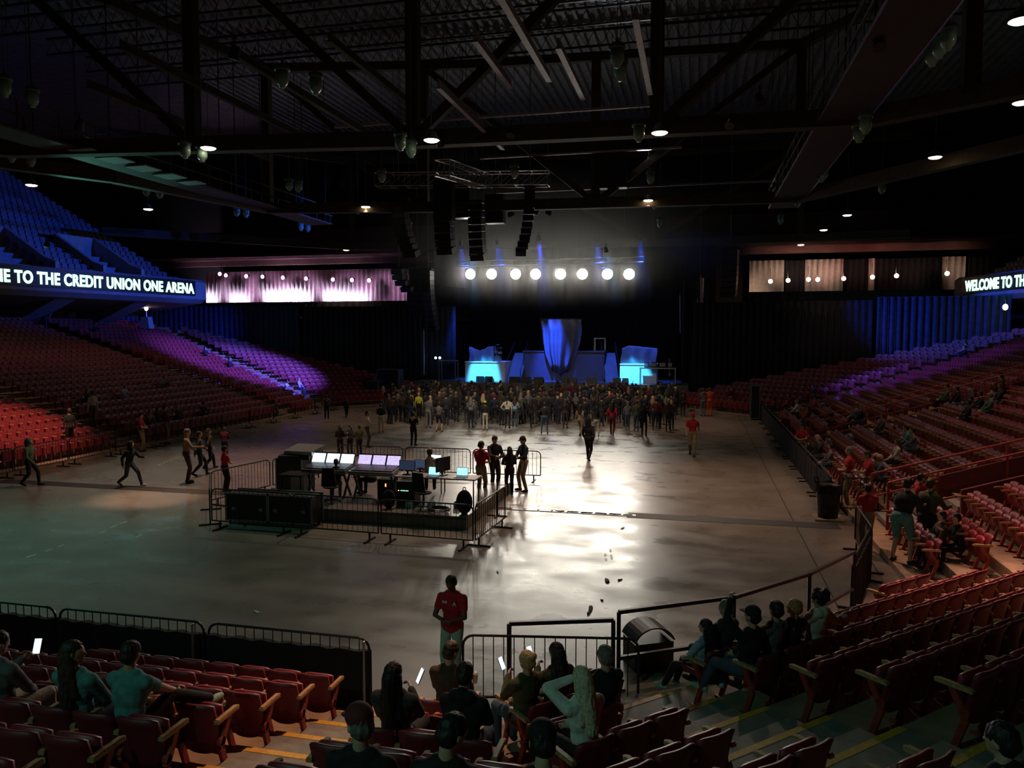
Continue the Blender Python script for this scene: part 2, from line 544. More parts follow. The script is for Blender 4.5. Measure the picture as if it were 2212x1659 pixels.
        if fine:
            for k, (lx, ln) in enumerate(((0.029, 0.068), (0.010, 0.076), (-0.010, 0.070), (-0.028, 0.056))):
                a = wr + d * 0.088 + lat * lx
                cu = 0.25 + 0.12 * k if an in ('down', 'swingf', 'swingb', 'rest') else 0.9
                m = a + (d * math.cos(cu) + inw * math.sin(cu)) * ln * 0.5
                e = m + (d * math.cos(2 * cu) + inw * math.sin(2 * cu)) * ln * 0.5
                cap_('skin', a, m, 0.0098, 0.0090)
                cap_('skin', m, e, 0.0090, 0.0080)
            a = wr + d * 0.025 + lat * 0.028
            b = a + (lat * 0.6 + d * 0.6 + inw * 0.4).normalized() * 0.038
            cap_('skin', a, b, 0.012, 0.0105)
            cap_('skin', b, b + (d * 0.8 + inw * 0.5).normalized() * 0.03, 0.0105, 0.009)
        else:
            cap_('skin', wr + d * 0.09, wr + d * 0.15 + inw * 0.03, 0.030, 0.018)
            cap_('skin', wr + d * 0.03 + lat * 0.02, wr + d * 0.08 + lat * 0.05, 0.015, 0.012)
    # legs
    for s, tg in ((-1, lt[0]), (1, lt[1])):
        hip = pel + Vector((0.088 * s * g, 0, -0.03))
        kn, ak = ik(hip, Vector((tg[0], tg[1], tg[2])), 0.435, 0.425, Vector((0.1 * s, 1, 0.5 if seated else 0.0)))
        th = 0.088 * g
        cap_('bottom', hip, kn, th, 0.060)
        lo = 'bottom' if bottom in ('long',) else 'skin'
        if bottom == 'skirt':
            cap_('bottom', hip, hip.lerp(kn, 0.8), th + 0.03, th + 0.03)
        cap_(lo, kn, kn.lerp(ak, 0.4), 0.057, 0.056)
        cap_(lo, kn.lerp(ak, 0.4), ak, 0.056, 0.042)
        up_ = (legs == 'sitcross' and s > 0)
        fd = Vector((0.12 * s, 1, 0)).normalized() if not up_ else Vector((0.1, 0.35, 0.94)).normalized()
        if tg[2] > 0.12 and not seated:
            fd = Vector((0.05 * s, 0.9, -0.42)).normalized()
        dn = Vector((0, 0, -0.045)) if not up_ else Vector((0, 0.045, -0.02))
        if seated and not up_:
            fd = Vector((0.15 * s, 1, 0)).normalized()
        cap_('shoe', ak + dn - fd * 0.03, ak + dn + fd * 0.12, 0.040, 0.036)
        cap_('shoe', ak + dn + fd * 0.10, ak + dn + fd * 0.165, 0.040, 0.030)
    if coat:
        ell_('top', pel + Vector((0, 0, -0.10)), (0.19 * g, 0.15 * g, 0.26))
    return P


def prim_mesh(prims, grow=0.0):
    mb = MB()
    for _, k, d in prims:
        if k == 'c':
            a, b, ra, rb = d
            ra, rb = ra + grow, rb + grow
            mb.ell(a, (ra, ra, ra), 10, 6)
            mb.ell(b, (rb, rb, rb), 10, 6)
            if (b - a).length > 1e-4:
                mb.cone(a, b, ra, rb, 10)
        else:
            c, r, M = d
            mb.ell(c, tuple(x + grow for x in r), 14, 9, M=M)
    return mb


TMPS = None


def remesh(mb, vox, name, smooth=2):
    global TMPS
    if TMPS is None:
        TMPS = bpy.data.scenes.new('tmp')
    o = bpy.data.objects.new('tmp', mb.mesh('tmp', M_BLACKC))
    TMPS.collection.objects.link(o)
    md = o.modifiers.new('r', 'REMESH')
    md.mode, md.voxel_size, md.use_smooth_shade = 'VOXEL', vox, True
    ms = o.modifiers.new('s', 'SMOOTH')
    ms.factor, ms.iterations = 0.5, smooth
    TMPS.view_layers[0].update()
    me = bpy.data.meshes.new_from_object(o.evaluated_get(TMPS.view_layers[0].depsgraph))
    me.name = name
    old = o.data
    bpy.data.objects.remove(o)
    bpy.data.meshes.remove(old)
    me.polygons.foreach_set('use_smooth', [True] * len(me.polygons))
    me.materials.clear()
    return me


TAGS = ['skin', 'hair', 'top', 'bottom', 'shoe', 'hat', 'hood', 'pack']


def far_mesh(vox=0.028, **kw):
    """whole figure as one continuous surface, faces sorted into skin, hair, clothes"""
    P = skeleton(fine=False, **kw)
    me = remesh(prim_mesh(P), vox, 'person', 1)
    n = len(me.polygons)
    C = np.zeros(n * 3, np.float32)
    me.polygons.foreach_get('center', C)
    C = C.reshape(-1, 3)
    best = np.full(n, 1e9)
    idx = np.zeros(n, np.int32)
    for t, k, d in P:
        if k == 'c':
            a, b = np.array(d[0]), np.array(d[1])
            ab = b - a
            h = np.clip(((C - a) @ ab) / max(1e-9, ab @ ab), 0, 1)
            dist = np.linalg.norm(C - a - h[:, None] * ab, axis=1) - (d[2] * (1 - h) + d[3] * h)
        else:
            M = np.array(d[2])
            q = (C - np.array(d[0])) @ M / np.array(d[1])
            l = np.linalg.norm(q, axis=1)
            dist = (l - 1) * min(d[1])
        m = dist < best
        best[m] = dist[m]
        idx[m] = TAGS.index(t)
    for _ in TAGS:
        me.materials.append(M_BLACKC)
    me.polygons.foreach_set('material_index', idx)
    return me


def paint(o, look):
    mm = {'skin': M_SKINMATS[look.get('skin', 0)], 'hair': M_HAIR[look.get('hair', 'brown')], 'top': M_CLOTH[look.get('top', 'black')], 'bottom': M_CLOTH[look.get('bottom', 'jeans')],
          'shoe': M_CLOTH[look.get('shoe', 'black')], 'hat': M_CLOTH[look.get('hat', 'black')], 'hood': M_CLOTH[look.get('hoodc', look.get('top', 'black'))], 'pack': M_CLOTH[look.get('pack', 'black')]}
    for i, t in enumerate(TAGS):
        o.material_slots[i].link = 'OBJECT'
        o.material_slots[i].material = mm[t]


FARCACHE = {}


def far_person(key, kw, look, loc, rz, label, group, h=1.75, vox=0.028):
    if key not in FARCACHE:
        FARCACHE[key] = far_mesh(vox, **kw)
    o = link('person', FARCACHE[key], None, loc, rz)
    s = h / 1.75
    o.scale = (s, s, s)
    paint(o, look)
    tag(o, label, 'person', group)
    return o


def near_person(kw, look, loc, rz, label, group=None, h=1.75, vox=0.013, eyes=False):
    P = skeleton(fine=True, **kw)
    by = {}
    for p in P:
        by.setdefault(p[0], []).append(p)
    body = [p for p in P if p[0] not in ('hair', 'hat', 'hood', 'pack')]
    me = remesh(prim_mesh(body, -0.002), vox, 'person', 1)
    me.materials.append(M_SKINMATS[look.get('skin', 0)])
    o = link('person', me, None, loc, rz)
    s = h / 1.75
    o.scale = (s, s, s)
    tag(o, label, 'person', group)

    def child(name, prims, m, grow, v=None):
        if not prims:
            return None
        c = remesh(prim_mesh(prims, grow), v or vox, name, 2)
        if name == 'hair':
            for q in c.vertices:
                t_ = noise.noise(Vector((q.co.x * 55, q.co.y * 55, q.co.z * 9))) + .6 * noise.noise(q.co * 22)
                q.co += q.normal * (.009 * t_)
        c.materials.append(m)
        return link(name, c, o)
    child('hair', by.get('hair'), M_HAIR[look.get('hair', 'brown')], 0.0, 0.010)
    names = look.get('names', {})
    child(names.get('top', 'jacket'), by.get('top', []) + by.get('hood', []) * (0 if 'hoodc' in look else 1), M_CLOTH[look.get('top', 'black')], 0.012)
    if 'hoodc' in look:
        child('hood', by.get('hood'), M_CLOTH[look['hoodc']], 0.016)
    child(names.get('bottom', 'trousers'), by.get('bottom'), M_CLOTH[look.get('bottom', 'jeans')], 0.010)
    sh = by.get('shoe', [])
    child('shoe', sh[:2], M_CLOTH[look.get('shoe', 'black')], 0.005)
    child('shoe', sh[2:], M_CLOTH[look.get('shoe', 'black')], 0.005)
    child('cap', by.get('hat'), M_CLOTH[look.get('hat', 'black')], 0.0, 0.009)
    child('backpack', by.get('pack'), M_CLOTH[look.get('pack', 'black')], 0.0)
    return o

# ------------------------------------------------------------------ the bowl: stepped seating around an octagonal floor
MX = -20.6  # mirror: X' = MX - X
EDGES = {'NE': ((0, -1), lambda i: -(9.42 - .79 * i)), 'ND': ((1 / R2, -1 / R2), lambda i: -(8.45 - .83 * i)), 'R': ((1, 0), lambda i: 4.38 + .85 * i), 'FR': ((1 / R2, 1 / R2), lambda i: 38.1 + .83 * i)}
NROW = 24


def tread(i):
    return .15 + .25 * i


def isect(e1, e2, i):
    (a, b), o1 = EDGES[e1][0], EDGES[e1][1](i)
    (c, d), o2 = EDGES[e2][0], EDGES[e2][1](i)
    det = a * d - b * c
    return ((o1 * d - b * o2) / det, (a * o2 - o1 * c) / det)


def ring(i, yend=57.6):
    """polyline of the front edge of tread i, from the far right round the near end to the far left"""
    o = EDGES['FR'][1](i) * R2
    xr = o - yend
    pr_ = [(xr, yend), isect('FR', 'R', i), isect('R', 'ND', i), isect('ND', 'NE', i)]
    return pr_ + [(MX - x, y) for x, y in reversed(pr_)]


def build_bowl():
    mb = MB()
    for i in range(NROW):
        a, b = ring(i), ring(i + 1)
        z0, z1 = (0 if i == 0 else tread(i - 1)), tread(i)
        for k in range(len(a) - 1):
            mb.quad((*a[k], z0), (*a[k + 1], z0), (*a[k + 1], z1), (*a[k], z1))
            mb.quad((*a[k], z1), (*a[k + 1], z1), (*b[k + 1], z1), (*b[k], z1))
    a, b = ring(NROW), ring(NROW + 8)
    z0, z1 = tread(NROW - 1), tread(NROW)
    for k in range(len(a) - 1):
        mb.quad((*a[k], z0), (*a[k + 1], z0), (*a[k + 1], z1), (*a[k], z1))
        mb.quad((*a[k], z1), (*a[k + 1], z1), (*b[k + 1], z1), (*b[k], z1))
    struct('floor_tiers', mb, M_CONC)
    mb = MB()
    mb.box((-10.3, 36, -0.1), (72, 78, 0.2))
    struct('floor', mb, M_FLOOR)


build_bowl()


def pt(edge, off, along):
    """a point given by its distance along an edge and its outward offset"""
    (nx, ny), _ = EDGES[edge]
    if edge == 'NE':
        return (along, -off)
    if edge == 'R':
        return (off, along)
    tx, ty = (1 / R2, 1 / R2) if edge == 'ND' else (-1 / R2, 1 / R2)
    return (nx * off + tx * along, ny * off + ty * along)


def stairs(edge, a0, a1, rows, mirror=False, slope=0.0):
    mb = MB()
    (nx, ny), f = EDGES[edge]
    ang = math.atan2(nx, -ny)
    for i in rows:
        z = tread(i)
        c0 = (a0 + a1) / 2 + slope * i
        wd = a1 - a0
        dp = (f(i + 1) - f(i))
        for (off, zz, dpt, mi, w2) in ((f(i) + dp / 2, z + .004, dp, 0, wd), (f(i) + .05, z + .008, .085, 1, wd), (f(i) - .14, z - .125, .28, 0, wd * .72), (f(i) - .235, z - .12, .085, 1, wd * .72)):
            if i == 0 and off < f(0):
                continue
            p = pt(edge, off, c0)
            a = ang
            if mirror:
                p, a = (MX - p[0], p[1]), -ang
            hh = .012 if mi or zz > z else .125
            zc = zz + hh / 2 - (.062 if hh > .1 else 0)
            mb.box((p[0], p[1], zc), (w2, dpt, hh), rz=a, mi=mi)
    struct('floor_stair', mb, [M_TREAD, M_YELLOW])


stairs('NE', -4.72, -3.15, range(0, 10))
stairs('ND', 5.5, 7.15, range(1, 13))
stairs('R', 21.6, 23.3, range(1, NROW))
stairs('R', 35.8, 37.2, range(1, NROW))
stairs('ND', 14.1, 15.0, range(1, 14), slope=.37)
stairs('R', 29.3, 30.7, range(1, NROW), mirror=True)
stairs('R', 43.3, 44.7, range(1, NROW), mirror=True)
stairs('R', 21.6, 23.3, range(1, NROW), mirror=True)
stairs('R', 48.1, 49.4, range(1, NROW), mirror=True, slope=.33)
stairs('R', 48.1, 49.4, range(1, NROW), mirror=False, slope=.33)

# ------------------------------------------------------------------ seats
SW = 0.46


def seat_parts():
    d = {}

    def back(u, v):
        x = (u - .5) * .42
        top = .80 - .025 * abs(2 * u - 1) ** 6
        z = .31 + (top - .31) * v
        if v < .12:
            z += .05 * abs(2 * u - 1) ** 2
        return (x, .015 - .09 * v + .045 * (2 * u - 1) ** 2 + .02 * math.sin(v * math.pi), z)
    mb = MB().slab(8, 6, back, .035)
    d['backrest'] = mb.mesh('backrest', M_REDSEAT, True)

    def pan_up(u, v):
        x = (u - .5) * .40
        return (x, .085 + .035 * v - .035 * math.cos((u - .5) * 3) + (.03 * math.sin(v * math.pi)), .25 + .50 * v + (.05 * abs(2 * u - 1) ** 3 if v < .3 else -.03 * abs(2 * u - 1) ** 3))
    d['pan_up'] = MB().slab(8, 6, pan_up, .035).mesh('seat', M_REDPAD, True)
    mb = MB()
    mb.box((0, .25, .42), (.40, .42, .05))
    mb.box((0, .25, .45), (.38, .40, .02))
    d['pan_down'] = mb.mesh('seat', M_REDPAD)
    mb = MB()
    mb.box((-.23, .13, .615), (.055, .34, .03))
    mb.box((-.23, .13, .635), (.045, .32, .012))
    mb.cone((-.23, .30, .60), (-.23, .30, .63), .0275, .0275, 10)
    d['armrest'] = mb.mesh('armrest', M_ARM)
    mb = MB()
    for a, b in (((-.23, .16, .60), (-.23, .02, .34)), ((-.23, .02, .34), (-.23, .12, .03))):
        mb.bar(a, b, .04, .065)
    mb.box((-.23, .08, .012), (.05, .26, .024))
    mb.cone((-.25, .03, .40), (-.21, .03, .40), .045, .045, 10)
    d['leg'] = mb.mesh('leg', M_REDIRON)
    # simple far seat
    mb = MB()
    mb.slab(3, 2, back, .035, 0)
    mb.box((0, .12, .52), (.40, .06, .40), mi=1)
    mb.box((-.23, .14, .62), (.05, .40, .035), mi=2)
    mb.box((-.23, .08, .30), (.04, .08, .60), mi=0)
    d['far'] = mb
    return d


SP = seat_parts()


def make_seat(name, label, loc, rz, group, down=False, last=False):
    t = thing(name, label, 'seat', loc, rz, group)
    link('backrest', SP['backrest'], t)
    link('seat', SP['pan_down'] if down else SP['pan_up'], t)
    link('armrest', SP['armrest'], t)
    link('leg', SP['leg'], t)
    if last:
        for n in ('armrest', 'leg'):
            link(n, SP[n], t, loc=(SW, 0, 0))
    return t


def back_off(edge, i):
    return {'NE': -(8.8 - .79 * i), 'ND': -(7.82 - .83 * i), 'R': 5.0 + .85 * i, 'FR': 38.72 + .83 * i}[edge]


OCC = set()   # (block, row, index) of seats somebody sits in
SEATS = []    # every seat: loc, rz, block, row, index, last


def block(bname, edge, rows, lo, hi, mirror=False, rev=False):
    for i in rows:
        a0, a1 = (lo(i) if callable(lo) else lo), (hi(i) if callable(hi) else hi)
        n = int((a1 - a0) / SW + .01)
        (nx, ny), _ = EDGES[edge]
        ang = math.atan2(nx, -ny)
        for k in range(n):
            al = (a1 - SW * (k + .5)) if rev else (a0 + SW * (k + .5))
            p = pt(edge, back_off(edge, i), al)
            a = ang
            if mirror:
                p, a = (MX - p[0], p[1]), -ang
            SEATS.append((p[0], p[1], tread(i) + (.009 if False else 0), a, bname, i, k, k == (0 if rev else n - 1) or k == n - 1))


def kinkx(i):
    return -2.51 + .384 * i


def kinks(i):
    return (6.29 - .406 * i) / R2


block('A', 'NE', range(0, 1), -4.5 - 8 * SW, -4.5, rev=True)
block('A', 'NE', range(1, 10), -15.0, -4.5, rev=True)
block('B', 'NE', range(0, 9), -3.08, lambda i: kinkx(i) - .05, rev=False)
block('C', 'ND', range(0, 10), lambda i: kinks(i) + .30, lambda i: 6.2 if i < 2 else 5.43, rev=False)
block('D', 'ND', range(0, 1), 12.4, 14.1)
block('D', 'ND', range(1, 13), 7.2, lambda i: 14.0 + .37 * i)
block('E', 'R', range(0, 17), lambda i: 17.5 - .324 * i, 21.4)
block('F', 'R', range(0, 23), 23.5, 35.6)
block('G', 'R', range(0, 23), 37.4, lambda i: 47.9 + .33 * i)
block('H', 'FR', range(0, 21), lambda i: 32.1 - .37 * i, lambda i: min(42.0, (57.2 * R2 - (38.72 + .83 * i))))
block('J', 'R', range(0, 23), 16.5, 21.4, mirror=True)
block('K', 'R', range(0, 23), 23.5, 29.1, mirror=True)
block('L', 'R', range(0, 23), 30.9, 43.1, mirror=True)
block('M', 'R', range(0, 23), 44.9, lambda i: 47.9 + .33 * i, mirror=True)
block('N', 'FR', range(0, 21), lambda i: 32.1 - .37 * i, lambda i: min(42.0, (57.2 * R2 - (38.72 + .83 * i))), mirror=True)

BLOCKN = {'A': 'barricade block', 'B': 'narrow block', 'C': 'wedge block', 'D': 'corner block', 'E': 'side block before the rails', 'F': 'side block past the rails'}
WHERE = {'A': 'from the lit stair', 'B': 'from the lit stair', 'C': 'from its narrow end', 'D': 'from the grey stair', 'E': 'from the corner', 'F': 'from the red rails'}


def place_seats():
    vis = []
    for s in SEATS:
        x, y, d = proj(s[0], s[1], s[2] + .7)
        if d > .8 and -60 < x < 2272 and -60 < y < 1760:
            vis.append((d, s))
    vis.sort(key=lambda t: t[0])
    near = vis[:300]
    far = [s for d, s in vis[300:]]
    for d, (x, y, z, a, b, i, k, last) in near:
        lab = 'red folding seat, %s %s, %s row, %s' % (ORD[k], WHERE.get(b, 'from the stair'), ORD[i], BLOCKN.get(b, 'far block'))
        o = make_seat('arena_seat', lab, (x, y, z), a, 'red folding seats of the near blocks', down=(b, i, k) in OCC, last=last)
    T = SP['far']
    V = np.array(T.v)
    vs, fs, ms = [], [], []
    for (x, y, z, a, b, i, k, last) in far:
        c, s_ = math.cos(a), math.sin(a)
        P = np.stack([V[:, 0] * c - V[:, 1] * s_ + x, V[:, 0] * s_ + V[:, 1] * c + y, V[:, 2] + z], 1)
        o = len(vs)
        vs += P.tolist()
        fs += [tuple(q + o for q in f) for f in T.f]
        ms += T.m
    # raked upper deck on the far left (and its twin on the far right)
    for (x, y, z, a) in UPPER:
        px, py, d = proj(x, y, z + .5)
        if d < 1 or not (-40 < px < 2250) or py < 150:
            continue
        c, s_ = math.cos(a), math.sin(a)
        P = np.stack([V[:, 0] * c - V[:, 1] * s_ + x, V[:, 0] * s_ + V[:, 1] * c + y, V[:, 2] + z], 1)
        o = len(vs)
        vs += P.tolist()
        fs += [tuple(q + o for q in f) for f in T.f]
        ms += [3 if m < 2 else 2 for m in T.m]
    me = bpy.data.meshes.new('arena_seat')
    me.from_pydata(vs, [], fs)
    for m in (M_REDSEAT, M_REDPAD, M_ARM, M_BLUESEAT):
        me.materials.append(m)
    me.polygons.foreach_set('material_index', ms)
    me.update()
    tag(link('distant_seats', me), 'rows of small red and blue-lit seats filling the distant stands', 'seats', 'distant seats of the stands', 'stuff')


# ------------------------------------------------------------------ upper decks with the lit message boards
UD_A = onz(0, 604, 8.6)       # board face, near the left border of the view
UD_B = onz(412, 624, 8.85)
UDIR = (Vector((UD_B.x, UD_B.y, 0)) - Vector((UD_A.x, UD_A.y, 0))).normalized()
UPPER = []


def upper_deck(P0, P1, side, sections=True):
    """P0 -> P1 front line on the floor plan (P1 = stage end); rakes up and away from the floor"""
    d = (P1 - P0)
    d.z = 0
    L = d.length
    d.normalize()
    n = Vector((-d.y, d.x, 0)) * side      # outward
    ang = math.atan2(n.x, -n.y)
    z0 = 9.0
    slab = MB()
    for j in range(26):
        a, b = P0 + n * (.6 + .82 * j), P1 + n * (.6 + .82 * j)
        z = z0 + .42 * j
        slab.quad((a.x, a.y, z - .42), (b.x, b.y, z - .42), (b.x, b.y, z), (a.x, a.y, z))
        a2, b2 = a + n * .82, b + n * .82
        slab.quad((a.x, a.y, z), (b.x, b.y, z), (b2.x, b2.y, z), (a2.x, a2.y, z))
        for k in range(int(L / .5)):
            al = L - .5 * (k + .5)
            if 4.4 < al % 12.0 < 5.6 and j > 0:
                continue
            if sections and (j < 6) and (L - 14.8 < al < L - 10.8 or L - 7.2 < al < L - 4.0):
                continue
            p = P0 + d * al + n * (.6 + .82 * j + .6)
            UPPER.append((p.x, p.y, z, ang))
    # end cheek and underside
    e = P1
    slab.add([(e.x, e.y, 7.6), (e.x + n.x * 22, e.y + n.y * 22, 7.6), (e.x + n.x * 22, e.y + n.y * 22, z0 + .42 * 26), (e.x + n.x * .6, e.y + n.y * .6, z0 - .3)], [(0, 1, 2, 3)])
    struct('wall_upper_deck', slab, M_BLUEPLASTER)
    # fascia with soffit
    fb = MB()
    prof = [(-.35, 8.05), (-.35, 9.35), (.0, 9.6), (.6, 9.6), (.6, 8.7), (6.5, 7.3), (6.5, 7.0), (.2, 7.72)]
    ext = P1 + d * 1.2
    v = []
    for Pq in (P0 - d * 3, ext):
        for (o_, z) in prof:
            q = Pq + n * o_
            v.append((q.x, q.y, z))
    m = len(prof)
    fs = [(k, (k + 1) % m, m + (k + 1) % m, m + k) for k in range(m)] + [tuple(range(m)), tuple(range(2 * m - 1, m - 1, -1))]
    fb.add(v, fs)
    struct('wall_balcony_fascia', fb, M_BLUEPLASTER)
    return d, n, ang


P0L = UD_A - UDIR * 14
P0L.z = 0
P1L = Vector((UD_B.x, UD_B.y, 0))
dL, nL, aL = upper_deck(P0L, P1L, 1)
RB0, RB1 = onz(2092, 626, 8.6), onz(2212, 618, 8.6)
P1R = Vector((RB0.x, RB0.y, 0))
P0R = P1R + (Vector((RB1.x, RB1.y, 0)) - P1R).normalized() * 1.0
drR = Vector((0.245, -0.97, 0)).normalized()
P0R = P1R + drR * 22
dR, nR, aR = upper_deck(P0R, P1R, -1, False)


def message_board(P1, d, n, ang, length, text, label, fit_end, read_from_stage_end):
    """LED board along the balcony front; d points to the stage end"""
    t = thing('message_board', label, 'sign')
    c = P1 - d * (length / 2)
    face = c - n * .42
    bd = MB().box((face.x, face.y, 8.87), (length, .14, 1.15), rz=ang)
    bd.build('board', M_LEDB, t)
    cu = bpy.data.curves.new('txt', 'FONT')
    cu.body = text
    cu.size, cu.extrude, cu.offset, cu.space_character = 1.0, .02, .034, 1.08
    tmp = bpy.data.objects.new('tmp', cu)
    COL.objects.link(tmp)
    dg = bpy.context.evaluated_depsgraph_get()
    me = bpy.data.meshes.new_from_object(tmp.evaluated_get(dg))
    bpy.data.objects.remove(tmp)
    V = np.zeros(len(me.vertices) * 3)
    me.vertices.foreach_get('co', V)
    V = V.reshape(-1, 3)
    W = V[:, 0].max() - V[:, 0].min()
    V[:, 0] -= V[:, 0].min()
    sx, sz = fit_end / W, .80 / (V[:, 1].max() - V[:, 1].min())
    # reading direction as seen from the floor is local +X of the seats' frame reversed
    r = Matrix.Rotation(ang, 3, 'Z') @ Vector((-1, 0, 0))
    start = P1 - n * .5 + (-d * (fit_end + .15) if r.dot(d) > 0 else -d * .4)
    out = [(start + r * (v[0] * sx) - n * (v[2] * 1.0)) for v in V]
    co = []
    for p, v in zip(out, V):
        co += [p.x, p.y, 8.48 + v[1] * sz]
    me.vertices.foreach_set('co', co)
    me.materials.clear()
    me.materials.append(M_LED)
    me.update()
    link('lettering', me, t)
    return t


message_board(P1L, dL, nL, aL, 40, 'WELCOME TO THE CREDIT UNION ONE ARENA', 'long lit message board with pale green letters on the balcony front above the purple-lit seats', 18.6, True)
message_board(P1R, dR, nR, aR, 21, 'WELCOME TO THE CREDIT UNION ONE ARENA', 'lit message board cut off by the view edge, starting with the word welcome', 17.6, False)

# ------------------------------------------------------------------ drapes, end walls, concourse


def drape(name, p0, p1, z0, z1, m, label=None, pleat=.45, amp=.10, cat='drape', ztop=None):
    p0, p1 = Vector((*p0, 0)), Vector((*p1, 0))
    L = (p1 - p0).length
    d = (p1 - p0).normalized()
    n = Vector((-d.y, d.x, 0))
    k = max(4, int(L / pleat * 4))
    mb = MB()
    lo, hi = [], []
    for j in range(k + 1):
        t = j / k
        a = amp * math.sin(t * L / pleat * 2 * math.pi) + amp * .5 * math.sin(t * L * 1.7)
        p = p0 + d * L * t + n * a
        zt = (z1 + (ztop - z1) * t) if ztop is not None else z1
        lo.append((p.x, p.y, z0))
        hi.append((p.x, p.y, zt))
    vs = lo + hi + [(x + n.x * .03, y + n.y * .03, z) for x, y, z in lo + hi]
    q = 2 * (k + 1)
    fs = []
    for j in range(k):
        fs += [(j, j + 1, k + 2 + j, k + 1 + j), (q + j + 1, q + j, q + k + 1 + j, q + k + 2 + j), (j, q + j, q + j + 1, j + 1), (k + 1 + j, k + 2 + j, q + k + 2 + j, q + k + 1 + j)]
    mb.add(vs, fs)
    o = mb.build(name, m, smooth=True)
    if label:
        tag(o, label, cat)
    return o


drape('curtain', (-46.5, 57.2), (-32.6, 59.0), 0, 7.7, M_DRAPE, 'tall blue pleated curtain beside the stairs under the lit message board')
drape('curtain', (-32.4, 59.1), (-19.3, 60.5), 0, 7.6, M_NAVY, 'tall black curtain between the blue curtain and the stage speakers')
drape('curtain', (20.5, 58.2), (12.2, 58.4), 0, 7.9, M_DRAPE, 'blue pleated curtain above the purple-lit seats of the far corner')
drape('curtain', (12.0, 58.6), (-.5, 60.5), 0, 7.7, M_NAVY, 'tall black curtain between the stage and the far corner seats')
# gauze strip hung behind, with pale gaps
drape('balcony_drape', (-49, 66.0), (-22, 66.0), 6.9, 8.35, mat('grey_gauze', (0.06, 0.065, 0.085), .9, nscale=3, noise=.4), 'dark grey drape strip along the far balcony rail under the pink curtains', .7, .08)
drape('balcony_drape', (4.0, 66.0), (24, 66.0), 6.9, 8.75, M_NAVY, 'black drape strip along the far balcony rail right of the stage', .7, .08)
for px in (504, 546, 576, 660, 751, 822):
    p = onY(px, 660, 65.7)
    mb = MB()
    wd = .22 if px in (576, 660, 751) else .10
    mb.add([(p.x - wd * .2, 65.72, 8.15), (p.x + wd * .2, 65.72, 8.15), (p.x + wd, 65.72, 6.9), (p.x - wd * .2, 65.72, 6.9), (p.x - wd * .2, 65.80, 8.15), (p.x + wd * .2, 65.80, 8.15), (p.x + wd, 65.80, 6.9), (p.x - wd * .2, 65.80, 6.9)],
           [(0, 1, 2, 3), (7, 6, 5, 4), (0, 4, 5, 1), (1, 5, 6, 2), (2, 6, 7, 3), (3, 7, 4, 0)])
    tag(mb.build('cloth_strip', M_WHITE), 'thin pale cloth strip at a gap of the balcony drape, %s from the message board' % ORD[(504, 546, 576, 660, 751, 822).index(px)], 'cloth', 'pale strips at the drape gaps')
M_PINKC = mat('pale_curtain', (0.62, 0.58, 0.62), 0.85, nscale=3)
drape('balcony_curtain', (-52, 74), (-27.5, 74), 7.0, 12.0, M_PINKC, 'pale curtains washed pink and white behind the far balcony', .5, .12)
for j, (a, b) in enumerate(((4.6, 7.6), (9.4, 12.6), (14.7, 15.2), (20.6, 22.4))):
    drape('balcony_curtain', (a, 74), (b, 74), 7.0, 12.0, M_PINKC, 'pale curtain panel behind the dark balcony, %s from the stage' % ORD[j], .5, .10)
drape('balcony_curtain', (5, 74.6), (26, 74.6), 7.0, 12.0, M_NAVY, 'dark curtain behind the pale panels of the far balcony', .5, .1)
mb = MB()
mb.box((-40, 74.0, 14.4), (36, .6, 3.6))
mb.box((15, 74.0, 14.4), (36, .6, 3.6))
mb.box((-40, 72.4, 13.3), (36, 4.0, .3))
mb.box((15, 72.4, 13.3), (36, 4.0, .3))
struct('wall_far_fascia', mb, mat('maroon_soffit', (0.12, 0.055, 0.06), .8, nscale=2))
mb = MB()
mb.box((-12, 78, 12), (112, .5, 24))
mb.box((-66, 32, 12), (.5, 94, 24))
mb.box((44, 32, 12), (.5, 94, 24))
mb.box((-12, -14, 12), (112, .5, 24))
struct('wall_shell', mb, M_DARKWALL)
mb = MB()
mb.box((-40, 70, 6.6), (40, 14, .3))
mb.box((15, 70, 6.6), (30, 14, .3))
struct('floor_balcony', mb, M_DARKWALL)
# left concourse behind the top row
mb = MB()
pc0, pc1 = onz(-60, 640, 6.6), onz(300, 640, 6.6)
wall_o = P1L - dL * 30 + nL * 12, P1L - dL * 1.5 + nL * 11
mb.quad((*wall_o[0].xy, 5.8), (*wall_o[1].xy, 5.8), (*wall_o[1].xy, 7.4), (*wall_o[0].xy, 7.4))
struct('wall_concourse', mb, M_CONCWALL)
# slanted raker beams under the balcony
for al, ln in ((3.2, 'second'), (9.4, 'first'), (16.0, 'third')):
    b = P1L - dL * al
    mb = MB()
    wdt = dL * .9
    A = [b + nL * .4, b + nL * 1.2, b + nL * 8.2, b + nL * 5.2]
    Z = [7.75, 7.75, 6.0, 6.0]
    lo = [(p.x, p.y, z) for p, z in zip(A, Z)]
    hi = [(p.x - wdt.x * 1.6, p.y - wdt.y * 1.6, z) for p, z in zip(A, Z)]
    mb.add(lo + hi, [(0, 1, 2, 3), (7, 6, 5, 4), (0, 4, 5, 1), (1, 5, 6, 2), (2, 6, 7, 3), (3, 7, 4, 0)])
    struct('wall_raker', mb, M_BLUEPLASTER)
